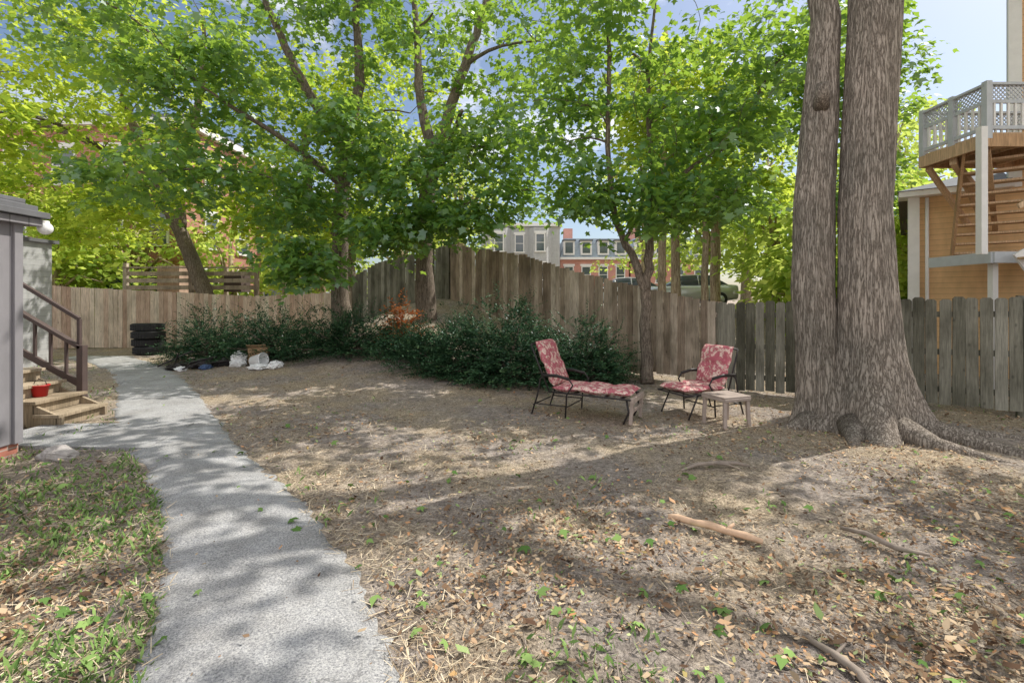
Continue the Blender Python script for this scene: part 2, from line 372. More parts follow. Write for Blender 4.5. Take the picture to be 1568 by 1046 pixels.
# ------------------------------------------------------------------ fences
def fence(name, pts, mat, pw=0.142, gap=0.008, dog=0, rails=True, posts=True, side=1, wob=.014):
    mb=MB()
    for (a,b) in zip(pts[:-1],pts[1:]):
        A=Vector(a[:2]); B=Vector(b[:2]); L=(B-A).length; d=(B-A)/L; nn=Vector((-d.y,d.x))*side
        ang=math.atan2(d.y,d.x); n=max(1,int(round(L/(pw+gap)))); st=L/n
        for i in range(n):
            t=(i+0.5)/n; p=A+d*(L*t); zb=a[2]+(b[2]-a[2])*t; zt=a[3]+(b[3]-a[3])*t
            zb=min(zb,float(gz(p.x,p.y))+.02) if zb>.2 else zb
            zt+=random.uniform(-wob,wob); zb+=random.uniform(-.01,.03); wv=st-gap*random.uniform(.5,1.7)
            p=p+nn*random.uniform(-.005,.005); c=dog
            hw=wv/2; th=0.009
            prof=[(-hw,zb),(hw,zb),(hw,zt-c),(hw-c,zt),(-hw+c,zt),(-hw,zt-c)] if c else [(-hw,zb),(hw,zb),(hw,zt),(-hw,zt)]
            tl=random.uniform(-.008,.008); yaw=random.uniform(-.04,.04)
            vs=[]
            for sgn in (-1,1):
                for (u,z) in prof:
                    q=p+d*(u+tl*(z-zb))+nn*(sgn*th+yaw*u); vs.append((q.x,q.y,z))
            k=len(prof); fs=[tuple(range(k)) , tuple(reversed(range(k,2*k)))]+[(i2,i2+k,(i2+1)%k+k,(i2+1)%k) for i2 in range(k)]
            mb.add(vs,fs,mat)
        if rails:
            for h in (0.15,0.5,0.85):
                z0=a[2]+(a[3]-a[2])*h; z1=b[2]+(b[3]-b[2])*h
                mb.beam((*(A+nn*0.034),z0),(*(B+nn*0.034),z1),0.04,0.085,mat)
        if posts:
            m=max(1,int(L/2.4))
            for i in range(m+1):
                t=i/m; p=A+d*(L*t)+nn*0.10
                zb=a[2]+(b[2]-a[2])*t-0.3; zt=a[3]+(b[3]-a[3])*t+0.02
                mb.box((p.x,p.y,(zb+zt)/2),(0.09,0.09,zt-zb),mat,ang)
    return mb.obj(name)
R1=[(12.0,4.0,0.08,1.74),(7.2,6.8,0.08,1.70),(5.2,7.95,0.07,1.66),(3.76,8.85,0.05,1.60)]
fence('wooden_fence',R1,'f_grey',dog=0.03,side=-1,gap=.012,wob=.02)
R2=[(3.74,8.87,0.1,1.61),(2.72,10.0,0.21,1.92),(1.91,11.2,0.4,2.2),(0.28,13.0,1.0,2.87),(-1.93,15.2,1.6,3.42)]
fence('wooden_fence',R2,'f_mid',side=-1,wob=.02)
R3=[(-1.98,15.22,1.6,3.40),(-4.69,17.0,1.0,2.98),(-5.7,17.25,0.7,2.5)]
fence('wooden_fence',R3,'f_grey',side=-1)
R4=[(-5.75,17.0,0.4,1.95),(-9.0,17.0,0.03,1.80),(-12.5,16.7,0.03,1.98),(-15.5,16.3,0.03,2.14),(-20,15.8,0.03,2.2)]
fence('wooden_fence',R4,'f_left',side=-1,gap=0.005)

# ------------------------------------------------------------------ trees
def grow(mb, stems, crowns, ncl, seed, bark, seg=10):
    rs=np.random.RandomState(seed); nodes=[]; nr=[]
    for pts,rad in stems:
        P=[Vector(p) for p in pts]
        Q=[];Rr=[]
        for i in range(len(P)-1):
            p0=P[max(i-1,0)];p1=P[i];p2=P[i+1];p3=P[min(i+2,len(P)-1)]
            for k in range(6):
                t=k/6; Q.append(0.5*((2*p1)+(p2-p0)*t+(2*p0-5*p1+4*p2-p3)*t*t+(3*p1-p0-3*p2+p3)*t**3)); Rr.append(rad[i]+(rad[i+1]-rad[i])*t)
        Q.append(P[-1]);Rr.append(rad[-1])
        Q=[q+Vector((rs.normal(0,.014),rs.normal(0,.014),0)) for q in Q]
        Rr=[r*rs.uniform(.95,1.06) for r in Rr]
        mb.tube(Q,Rr,bark,seg+4)
        for q,r in list(zip(Q,Rr))[len(Q)//3:]: nodes.append(tuple(q)); nr.append(r)
    C=[]
    ws=np.array([c[2] for c in crowns],float); ws/=ws.sum()
    def limb(c, rs0, minr):
        A=np.array(nodes); c=np.array(c)
        d=np.linalg.norm(A-c,axis=1)+1.3*np.maximum(0,A[:,2]-c[2]+0.15)
        j=int(np.argmin(d)); p0=A[j]; L=np.linalg.norm(c-p0)
        r0=min(nr[j]*0.75, rs0+0.014*L); r1=minr
        n=5; pts=[];rad=[]
        sag=np.array([rs.normal(0,.07)*L,rs.normal(0,.07)*L,0.10*L])
        for k in range(n+1):
            t=k/n; pts.append(p0+(c-p0)*t+sag*math.sin(math.pi*t)); rad.append(r0+(r1-r0)*t)
        mb.tube(pts,rad,bark,6 if r0>.03 else 4,cap=False)
        for k in range(1,n+1): nodes.append(tuple(pts[k])); nr.append(rad[k])
    for c in crowns: limb(c[0],0.04,0.025)
    for i in range(ncl):
        k=rs.choice(len(crowns),p=ws); c,rad,_=crowns[k]
        v=rs.normal(0,1,3); v/=np.linalg.norm(v); u=rs.rand()**(1/2.4)
        C.append(np.array(c)+v*u*np.array(rad))
    A0=np.array(nodes); C.sort(key=lambda c: np.min(np.linalg.norm(A0-c,axis=1)))
    for c in C: limb(c,0.010,0.006)
    return np.array(C)
def clump_leaves(C, lpc, size, Rc, seed, tmpl, tilt=0.55):
    rs=np.random.RandomState(seed); n=len(C)
    Rr=Rc*rs.uniform(.6,1.25,n); cnt=np.maximum(8,(lpc*(Rr/Rc)**2*rs.uniform(.6,1.3,n))).astype(int)
    idx=np.repeat(np.arange(n),cnt); m=len(idx)
    th=rs.uniform(0,2*np.pi,m); q=np.sqrt(rs.rand(m)); rr=q*Rr[idx]
    tiltx=rs.normal(0,.3,n)[idx]; tilty=rs.normal(0,.3,n)[idx]
    ox=np.cos(th)*rr; oy=np.sin(th)*rr
    oz=-0.4*Rr[idx]*q**2+tiltx*ox+tilty*oy+rs.normal(0,.14,m)*Rc
    P=C[idx]+np.stack([ox,oy,oz],1)
    T=np.stack([np.cos(th)+rs.normal(0,.5,m),np.sin(th)+rs.normal(0,.5,m),-0.5+rs.normal(0,.4,m)],1)
    Nn=np.stack([rs.normal(0,tilt,m)+0.3*np.cos(th),rs.normal(0,tilt,m)+0.3*np.sin(th),np.ones(m)],1)
    S=size*rs.uniform(.5,1.3,m)
    rnd=np.clip(rs.normal(.45,.17,m)+rs.normal(0,.2,n)[idx],0,1)
    return leaves(P,T,Nn,S,tmpl),rnd
def tree(name, stems, crowns, ncl, lpc, size, Rc, seed, bark='bark2', lm='leaf', tmpl=MAPLE, trunk_mb=None):
    e=empty(name); mb=trunk_mb or MB()
    C=grow(mb,stems,crowns,ncl,seed,bark)
    mb.obj('trunk_and_limbs',parent=e)
    V,r=clump_leaves(C,lpc,size,Rc,seed+1,tmpl)
    np_mesh('foliage',V,0,None,lm,r,e)
    return e

mb=MB()
def big_trunk(mb, cpath, rpath, z0, z1, seed, flare, lobes, nseg=96, nr_=150, twist=0.1):
    rs=np.random.RandomState(seed); ph=rs.uniform(0,6.28,6)
    zs=z0+(z1-z0)*(np.linspace(0,1,nr_)**1.5); vs=[]
    for z in zs:
        cx=np.interp(z,[c[0] for c in cpath],[c[1] for c in cpath]); cy=np.interp(z,[c[0] for c in cpath],[c[2] for c in cpath])
        r0=np.interp(z,[c[0] for c in rpath],[c[1] for c in rpath]); fl=math.exp(-max(z,0)/0.28); fl2=math.exp(-max(z,0)/0.9)
        for k in range(nseg):
            a=2*math.pi*k/nseg
            lob=0.5+0.5*math.cos(lobes*a+ph[0]+twist*z+0.7*math.sin(a+ph[1])); lob2=0.5+0.5*math.cos((lobes*2+1)*a+ph[2])
            rr=r0*(1+flare*fl*(0.25+0.75*lob**2)+0.22*fl2*lob+0.06*fl*lob2+0.025*math.cos(3*a+ph[3]+z*.5)+0.02*math.sin(7*a+ph[4]+z*.8))
            rr+=0.018*mn.noise(Vector((math.cos(a)*9*r0/.35,math.sin(a)*9*r0/.35,z*1.1+seed)))
            vs.append((cx+rr*math.cos(a),cy+rr*math.sin(a),z))
    fs=[(i*nseg+k,i*nseg+(k+1)%nseg,(i+1)*nseg+(k+1)%nseg,(i+1)*nseg+k) for i in range(nr_-1) for k in range(nseg)]
    mb.add(vs,fs,'bark',0.5,True)
big_trunk(mb,[(-.2,4.58,6.15),(0.6,4.56,6.15),(1.2,4.54,6.15),(2.8,4.53,6.2),(5.5,4.74,6.3),(8,5.0,6.6)],[(-.2,.43),(0.4,.40),(1.2,.315),(2.8,.285),(5.5,.295),(8,.24)],-.15,8,3,0.75,5)
big_trunk(mb,[(-.2,4.22,6.45),(0.6,4.12,6.45),(1.8,4.03,6.48),(3,4.06,6.5),(4.2,4.17,6.55),(5.5,4.28,6.6),(8,3.95,6.8)],[(-.2,.32),(1,.255),(2.5,.245),(4.2,.215),(5.5,.17),(8,.13)],-.15,8,9,0.4,4)
mb.tube([(4.10,6.42,4.2),(4.03,6.28,4.33),(4.0,6.22,4.45)],[.10,.08,.06],'bark',12)
for pts,rad in (([(4.85,5.95,.10),(5.2,5.6,.03),(5.4,5.15,.0),(5.6,4.6,-.03),(5.8,4.1,-.08)],[.22,.12,.08,.06,.04]),
                ([(4.6,5.75,.10),(4.75,5.4,.02),(4.95,5.1,-.01),(5.1,4.8,-.03)],[.20,.10,.06,.03]),
                ([(4.2,5.95,.10),(4.0,5.65,.01),(3.85,5.45,-.03)],[.18,.08,.04]),
                ([(4.9,6.15,.12),(5.4,6.05,.01),(6.0,5.75,-.01),(6.6,5.7,-.03)],[.22,.10,.06,.03]),
                ([(3.95,6.35,.08),(3.6,6.25,-.01),(3.35,6.3,-.04)],[.18,.07,.03])):
    mb.tube(pts,rad,'bark',12)
T1=tree('large_maple_tree',
 [([(5.0,6.6,7.8),(5.3,6.8,9.5),(5.6,7,12)],[.25,.2,.06]),([(3.97,6.8,7.8),(3.3,7.2,9.5),(2.8,7.5,12)],[.13,.12,.05]),([(5.1,6.7,8.2),(7,6.2,9.3),(9.0,6,10.5)],[.16,.1,.04])],
 [((4.5,7.2,9.6),(3.8,3.0,1.6),1.8),((1.5,8.4,8.6),(2.4,2.0,1.4),1.0),((9.0,6.2,8.8),(3.0,2.6,1.2),1.6),((8.2,3.2,8.2),(2.6,2.4,1.0),1.1)],  # lobes far right are out of view, added to dapple the foreground with shade
 68,85,.19,.78,21,'bark','leaf',MAPLE2,mb)

tree('maple_tree',
 [([(-2.35,13.5,.8),(-2.45,13.5,2.6),(-2.4,13.5,4.2),(-2.2,13.5,5.85)],[.33,.24,.215,.2]),
  ([(-2.2,13.5,5.7),(-1.75,13.4,6.8),(-1.2,13.3,8.4),(-.6,13.3,10.2),(-.3,13.3,12)],[.17,.15,.12,.09,.04]),
  ([(-2.2,13.5,5.7),(-2.55,13.6,7.2),(-2.7,13.8,9),(-2.9,14,11.5)],[.16,.13,.1,.04]),
  ([(-2.3,13.45,4.6),(-1.7,12.6,5.6),(-1.2,11.6,6.2)],[.10,.07,.04])],
 [((-2.2,13.4,9.6),(3.2,2.6,2.4),2.2),((-2.6,11.6,4.9),(1.5,1.2,.9),1.2),((-.6,11.8,5.4),(1.4,1.2,1.2),1.2),((.6,12.6,8.4),(2.2,2,1.8),1.0),((-1.4,11.6,3.7),(1.2,.9,.6),1.0),((-3.1,11.6,3.3),(.9,.8,.6),.8),((.4,11.2,4.2),(.9,.8,.6),.5)],
 245,54,.165,.56,31)
tree('maple_tree',
 [([(-4.6,13.2,.45),(-4.7,13.2,2.4),(-4.65,13.2,4.3),(-4.55,13.3,6.4)],[.30,.22,.2,.18]),
  ([(-4.55,13.3,6.2),(-4.2,13.3,7.6),(-4.3,13.4,9.5),(-4.2,13.5,12)],[.17,.14,.1,.04]),
  ([(-4.6,13.3,5.8),(-5.5,13,7.3),(-6.3,12.8,9),(-7,12.6,11)],[.15,.12,.09,.04]),
  ([(-4.65,13.2,4.8),(-5.6,12.2,5.6),(-6.6,11.2,6.2)],[.10,.07,.04])],
 [((-5.2,13.2,9.8),(3.4,2.6,2.6),2.1),((-7.2,11.2,6.6),(2.2,1.7,1.4),1.6),((-5.2,11.4,4.3),(1.3,1.1,.9),1.0),((-4.1,11.8,5.9),(1.3,1.2,1.1),.8),((-7.6,10.6,4.5),(1.9,1.2,.8),1.2),((-4.9,11.2,2.7),(1.0,.6,.55),.8),((-9,10.5,8.2),(2,1.8,1.5),.9)],
 295,54,.165,.56,41)
tree('maple_tree',
 [([(-11.4,18.6,0),(-11.7,18.4,2.0),(-12.5,18.2,4.2),(-13.4,18,6.6),(-14.2,17.6,9)],[.34,.28,.24,.2,.1]),
  ([(-12.5,18.2,4.4),(-12.2,17.8,6.5),(-11.3,17.5,9),(-10.8,17,11.5)],[.2,.16,.11,.05]),
  ([(-13.2,18,6.2),(-15.5,17,7.5),(-17.5,16,8)],[.14,.1,.05])],
 [((-13,17,9.6),(4.5,2.6,3.0),2.6),((-15,13.5,6.9),(2.6,1.8,1.4),1.2),((-10.2,15.2,5.7),(2.0,1.6,1.1),.9),((-16.5,15,10),(3,2.5,2.2),1.1),((-12.3,14.6,4.9),(1.7,1.2,.7),.65),((-15.5,17.5,5.0),(2.2,1.2,1.3),1.0),((-18.5,17.5,6.0),(2.2,1.2,1.6),1.0)],
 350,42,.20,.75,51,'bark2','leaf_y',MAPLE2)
tree('maple_tree',
 [([(-6.6,19.5,.3),(-6.5,19.4,2.8),(-7.0,19.2,4.2),(-7.9,19,5.6),(-8.2,19,9)],[.26,.2,.18,.15,.08]),
  ([(-6.5,19.4,3.2),(-6.0,19.4,6),(-5.8,19.5,10)],[.16,.13,.06])],
 [((-7.2,19,9),(3.6,2.4,3.2),2.2),((-9.4,18.6,5.4),(2.2,1.4,1.6),1.2),((-4.0,19,9),(3,2,3),1.2),((-6.0,19,5),(2,1.2,1.4),.9)],
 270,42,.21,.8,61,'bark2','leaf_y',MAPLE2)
tree('young_maple_tree',
 [([(2.62,9.35,.05),(2.6,9.4,1.0),(2.6,9.4,1.95)],[.13,.10,.095]),
  ([(2.6,9.4,1.85),(2.35,9.4,2.5),(2.02,9.4,3.2),(1.85,9.3,4.4),(1.85,9.2,6.3),(1.8,9.2,8)],[.085,.075,.06,.05,.04,.02]),
  ([(2.6,9.4,1.85),(2.68,9.4,2.8),(2.72,9.4,3.9),(2.65,9.4,5.7),(2.8,9.4,7.6)],[.09,.08,.06,.04,.02]),
  ([(2.2,9.4,2.8),(2.5,9.3,3.5),(2.45,9.2,4.2)],[.04,.03,.02]),
  ([(2.7,9.4,3.4),(3.3,9.2,4.1),(4.0,9.0,4.5)],[.05,.04,.02])],
 [((2.3,9.3,6.4),(2.1,1.6,1.7),2.2),((1.6,8.8,3.75),(1.1,.9,.6),1.2),((3.6,8.7,4.6),(1.5,1.1,.9),1.4),((3.2,8.6,3.4),(1.2,.8,.5),1.0),((5.0,9,6.2),(1.3,1.3,1.3),1.1),((1.0,9.6,5.4),(1.1,1,1.1),.9),((4.2,9.3,3.7),(.9,.8,.6),.6)],
 245,46,.145,.48,71)
tree('maple_tree',
 [([(12.0,16.8,1.3),(11.8,16.6,4),(11.3,16.2,8),(11.2,16,12)],[.26,.22,.16,.05])],
 [((11.3,15.7,9.3),(1.8,2.0,2.8),2.6),((11.9,16.2,5.4),(1.1,1.3,1.3),.8),((9.2,16,9.5),(2.2,2,3),1.5)],
 180,46,.20,.72,81,'bark2','leaf',MAPLE2)
for i,(x,y,r,le) in enumerate([(5.4,17.5,.13,.1),(6.3,18.5,.16,-.1),(7.0,17.6,.11,.1),(8.2,19.5,.18,0)]):
    tree('tall_maple_tree',
     [([(x,y,1.2),(x+le*.5,y,4),(x+le,y,7),(x+2*le,y,11.5)],[r*1.2,r,r*.9,r*.3])],
     [((x,y,8.8),(2.6,2.2,2.6),2),((x+.8,y-.6,5.8),(1.5,1.2,.8),.8)],
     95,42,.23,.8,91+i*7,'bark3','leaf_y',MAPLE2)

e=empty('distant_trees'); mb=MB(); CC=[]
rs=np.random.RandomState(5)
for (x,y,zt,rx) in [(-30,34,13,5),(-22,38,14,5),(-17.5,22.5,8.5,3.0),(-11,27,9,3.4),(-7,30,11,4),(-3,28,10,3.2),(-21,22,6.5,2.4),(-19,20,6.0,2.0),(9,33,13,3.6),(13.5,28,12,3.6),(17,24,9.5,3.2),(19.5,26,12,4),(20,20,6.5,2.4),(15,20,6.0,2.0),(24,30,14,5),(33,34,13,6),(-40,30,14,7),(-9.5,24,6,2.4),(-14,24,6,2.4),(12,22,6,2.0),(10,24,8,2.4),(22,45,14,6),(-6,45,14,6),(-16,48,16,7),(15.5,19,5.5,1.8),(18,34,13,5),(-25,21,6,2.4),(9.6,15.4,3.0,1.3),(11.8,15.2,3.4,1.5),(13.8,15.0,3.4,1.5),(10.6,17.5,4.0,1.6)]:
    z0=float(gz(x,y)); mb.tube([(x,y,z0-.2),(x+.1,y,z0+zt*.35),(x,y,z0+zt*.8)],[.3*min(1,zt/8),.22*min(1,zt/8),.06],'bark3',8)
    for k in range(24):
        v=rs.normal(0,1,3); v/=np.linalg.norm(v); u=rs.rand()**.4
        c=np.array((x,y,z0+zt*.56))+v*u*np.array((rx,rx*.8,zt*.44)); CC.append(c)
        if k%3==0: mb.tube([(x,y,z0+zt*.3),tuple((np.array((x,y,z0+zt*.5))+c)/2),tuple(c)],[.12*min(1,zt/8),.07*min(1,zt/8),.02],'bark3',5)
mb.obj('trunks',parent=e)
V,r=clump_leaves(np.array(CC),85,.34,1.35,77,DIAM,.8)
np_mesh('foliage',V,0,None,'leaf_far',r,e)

# ------------------------------------------------------------------ yew shrubs
def yew(name, c, rad, n, seed, mat='yew', ns=16, L=.066):
    rs=np.random.RandomState(seed); c=np.array([c[0],c[1],float(gz(c[0],c[1]))])
    th=rs.uniform(0,2*np.pi,n); ph=np.arccos(rs.uniform(0,1,n)); 
    dirs=np.stack([np.sin(ph)*np.cos(th),np.sin(ph)*np.sin(th),np.cos(ph)],1)
    lump=1+.28*np.sin(3*th+seed)+.2*np.sin(5*th+2*ph*3+seed*2)
    rr=(rs.rand(n)**.35)*lump
    base=c+dirs*rr[:,None]*np.array(rad)*0.88
    sd=nrm(dirs*np.array([1,1,.55])+rs.normal(0,.3,(n,3))+np.array([0,0,.15]))
    sl=rs.uniform(.2,.55,n)
    idx=np.repeat(np.arange(n),ns); t=np.tile(np.linspace(0.05,1,ns),n)
    P=base[idx]+sd[idx]*(sl[idx]*t)[:,None]; P[:,2]-=0.08*t**2
    sidev=nrm(np.cross(sd,np.array([0,0,1.])+rs.normal(0,.2,(n,3))))[idx]*np.where(np.arange(len(idx))%2,1,-1)[:,None]
    T=sidev*1.0+sd[idx]*.55+rs.normal(0,.25,(len(idx),3))
    Nn=rs.normal(0,.4,(len(idx),3))+np.array([0,0,1.])
    S=L*(1.15-.5*t)*rs.uniform(.8,1.2,len(idx))
    V=leaves(P,T,Nn,S,NEED*np.array([1.6,1,1]))
    rnd=.12+.5*t+rs.normal(0,.16,n)[idx]
    e=empty(name); mb=MB()
    for k in range(40):
        q=base[rs.randint(n)]; mb.tube([tuple(c+np.array([rs.normal(0,.1),rs.normal(0,.1),-.05])),tuple((c+q)/2+np.array([0,0,.05])),tuple(q)],[.022,.014,.006],'bark2',5)
    mb.obj('stems',parent=e); np_mesh('foliage',V,0,None,mat,rnd,e)
yew('yew_shrub',(-7.9,12.9),(1.4,1.0,1.2),1400,1)
yew('yew_shrub',(-5.9,12.2),(1.4,.95,1.15),1400,2)
yew('yew_shrub',(-3.9,11.6),(1.3,.9,1.05),1300,3)
yew('yew_shrub',(-2.2,11.0),(.9,.7,.7),700,9)
yew('yew_shrub',(-1.3,10.0),(1.0,.8,1.05),1100,4)
yew('yew_shrub',(-0.1,9.4),(1.2,.9,1.4),1900,5)
yew('yew_shrub',(1.35,9.3),(1.0,.7,1.1),1200,6)
yew('dead_brown_shrub',(-2.75,11.9),(.4,.3,1.05),170,8,'orange',10,.11)
for i,(x,y) in enumerate([(-14.6,21),(-17.5,21),(-20.5,21.5)]):
    yew('boxwood_hedge',(x,y),(1.7,1.0,2.3),600,20+i,'yew',14,.14)

# ------------------------------------------------------------------ ground litter
def region(n, y0, y1, p=1.0, xl=-1.25, xr=1.25, rs=R):
    u=rs.rand(n); y=(y0**(-p)+(y1**(-p)-y0**(-p))*u)**(-1/p); x=rs.uniform(xl,xr,n)*(y+1.5); return x,y
def fld(x,y,s,o): 
    return (np.sin(x*s+o)+np.sin(y*s*1.13+o*2)+np.sin((x+y)*s*.77+o*3)+np.sin((x*1.7-y*1.3)*s*.9+o))/4
x,y=region(160000,1.2,14,.3)
bare=np.exp(-((x-.3)/1.2)**2-((y-2.4)/1.0)**2)
keep=~on_path(x,y,0.0)|(R.rand(len(x))<.03)
keep&=(R.rand(len(x))<np.clip(.36+.75*fld(x,y,1.7,1)+.22*(x>1.5)-.35*bare,.08,1)); keep&=~((x>4.0)&(x<5.1)&(y>5.8)&(y<6.7))
x,y=x[keep],y[keep]; n=len(x)
th=R.uniform(0,6.28,n)
V=leaves(np.stack([x,y,gzb(x,y)+.008+.02*R.rand(n)+.03*on_path(x,y)],1),np.stack([np.cos(th),np.sin(th),R.normal(0,.3,n)],1),np.stack([R.normal(0,.45,n),R.normal(0,.45,n),np.ones(n)],1),(.012+.038*R.rand(n)**2)*np.where(R.rand(n)<.05,1.7,1),CURL*np.array([.85,1,1.3]))
np_mesh('fallen_leaves',V,0,None,'litter',np.clip(R.rand(n)**1.2,0,1))
x,y=region(100000,1.0,13,.7); l,r_=path_edges(y); bare=np.exp(-((x-.3)/1.2)**2-((y-2.4)/1.0)**2)
dens=.24+.75*fld(x,y,1.1,4)+.8*np.exp(-np.abs(x-r_-.2)/.3)+.5*(x<l)-.4*bare
keep=(~on_path(x,y,-.06))&(R.rand(len(x))<np.clip(dens,.04,1)); x,y=x[keep],y[keep]; n=len(x); th=R.uniform(0,6.28,n)
V=leaves(np.stack([x,y,gzb(x,y)+.006+.014*R.rand(n)+.02*on_path(x,y)],1),np.stack([np.cos(th),np.sin(th),np.abs(R.normal(0,.22,n))],1),np.stack([R.normal(0,.4,n),R.normal(0,.4,n),np.ones(n)],1),R.uniform(.03,.10,n),BLADE*np.array([.9,1,1]))
np_mesh('dry_grass',V,0,None,'straw',R.rand(n))
x,y=region(120000,1.2,14,.6,-1.3,.9); l,r_=path_edges(y)
strip=(x<l)&(y<6.0)
dens=np.where(strip,.42+1.2*fld(x,y,2.3,2)+.5*sm((y-2.8)/1.5)+.3*np.exp(-np.abs(l-x)/.2),np.where(x<l,.3,np.clip(fld(x,y,2.9,7)-.3,0,1)*.4))
dens=dens+.3*((y>10)&(x<-6)&(fld(x,y,2,3)>0))
keep=(~on_path(x,y,-.02))&(R.rand(len(x))<dens*.85); x,y=x[keep],y[keep]; n=len(x); th=R.uniform(0,6.28,n)
V=leaves(np.stack([x,y,gzb(x,y)+.004],1),np.stack([.6*np.cos(th),.6*np.sin(th),np.abs(R.normal(.5,.4,n))],1),np.stack([R.normal(0,.6,n),R.normal(0,.6,n),np.ones(n)],1),R.uniform(.03,.085,n),NEED*np.array([.85,1,1]))
np_mesh('green_weeds',V,0,None,'weed',R.rand(n))
n=330; x,y=region(n,1.8,9,.9,-1.0,1.1); kk=(~on_path(x,y))|(R.rand(n)<.25); x,y=x[kk],y[kk]; n=len(x); th=R.uniform(0,6.28,n)
V=leaves(np.stack([x,y,gzb(x,y)+.03+.02*on_path(x,y)],1),np.stack([np.cos(th),np.sin(th),R.normal(0,.3,n)],1),np.stack([R.normal(0,.45,n),R.normal(0,.45,n),np.ones(n)],1),R.uniform(.035,.09,n),MAPLE*np.array([1,1,3.0]))
np_mesh('fallen_green_leaves',V,0,None,'weed',R.rand(n)*.8)
mb=MB()
for i in range(600):
    xx,yy_=[float(a[0]) for a in region(1,1.6,9,.9)]
    if on_path(np.array([xx]),np.array([yy_]))[0] and random.random()<.9: continue
    a=random.uniform(0,6.28); L=random.uniform(.06,.30); z=float(gzb(xx,yy_))+.012
    pts=[(xx+math.cos(a)*L*t+random.uniform(-.01,.01),yy_+math.sin(a)*L*t+random.uniform(-.01,.01),z+random.uniform(0,.012)) for t in (0,.33,.66,1)]
    r0=random.uniform(.002,.0055); mb.tube(pts,[r0,r0*.9,r0*.7,r0*.4],'twig',5)
mb.obj('scattered_twigs')
mb=MB(); mb.tube([(1.17,3.62,.035),(1.23,3.59,.04),(1.32,3.50,.045),(1.42,3.46,.045),(1.5,3.38,.04),(1.6,3.30,.045),(1.68,3.24,.035)],[.018,.026,.023,.028,.024,.026,.016],'log',10); mb.tube([(1.5,3.38,.05),(1.56,3.40,.08)],[.016,.01],'log',6); mb.obj('broken_branch')
mb=MB(); mb.tube([(1.62,4.62,.03),(1.8,4.72,.05),(2.0,4.74,.06),(2.2,4.76,.05),(2.33,4.74,.03)],[.012,.02,.022,.02,.012],'twig',8); mb.tube([(1.95,4.74,.06),(2.08,4.66,.07),(2.18,4.62,.04)],[.012,.01,.006],'twig',6); mb.obj('broken_branch')
mb=MB(); mb.tube([(2.35,3.45,.03),(2.42,3.3,.06),(2.5,3.15,.04),(2.66,3.08,.03)],[.012,.018,.018,.01],'twig',8); mb.obj('broken_branch')
mb=MB(); mb.tube([(1.42,2.35,.02),(1.47,2.2,.04),(1.5,2.1,.04),(1.49,1.98,.03)],[.012,.018,.02,.014],'twig',8); mb.tube([(1.47,2.2,.04),(1.56,2.26,.05)],[.01,.005],'twig',6); mb.obj('broken_branch')
def rock(name,c,s,seed,mat='stone'):
    mb=MB(); vs=[]; n=16
    for i in range(n+1):
        for k in range(24):
            p=Vector((math.sin(math.pi*i/n)*math.cos(k*math.pi/12),math.sin(math.pi*i/n)*math.sin(k*math.pi/12),math.cos(math.pi*i/n)))
            d=1+.35*mn.noise(p*1.6+Vector((seed,0,0)))+.12*mn.noise(p*5)
            vs.append((c[0]+p.x*d*s[0],c[1]+p.y*d*s[1],c[2]+p.z*d*s[2]))
    fs=[(i*24+k,(i+1)*24+k,(i+1)*24+(k+1)%24,i*24+(k+1)%24) for i in range(n) for k in range(24)]
    mb.add(vs,fs,mat); return mb.obj(name)
rock('garden_rock',(-4.75,5.05,.03),(.17,.12,.09),4)

# ------------------------------------------------------------------ garden furniture
def cushion(mb, origin, ax, ay, az, L, W, T, segs, mat='floral'):
    nu,nv=40,22; o=Vector(origin); ax,ay,az=Vector(ax),Vector(ay),Vector(az); vs=[];fs=[]
    for sgn in (1,-1):
        for i in range(nu+1):
            u=-1+2*i/nu
            for j in range(nv+1):
                v=-1+2*j/nv
                prof=(max(0,1-abs(u)**8)*max(0,1-abs(v)**8))**.5
                tuft=1-.38*abs(math.cos(math.pi*segs*(u+1)/2))**14 if 0<i<nu else 1
                vs.append(o+ax*(u*L/2)+ay*(v*W/2*(1-.02*abs(math.cos(math.pi*segs*(u+1)/2))**14))+az*(sgn*T/2*prof*tuft+.008*math.sin(u*7+v*3)))
    m=(nu+1)*(nv+1)
    for i in range(nu):
        for j in range(nv):
            a=i*(nv+1)+j; b=a+1; c=a+nv+2; d=a+nv+1
            fs.append((a,d,c,b)); fs.append((a+m,b+m,c+m,d+m))
    mb.add(vs,fs,mat,.5,True)
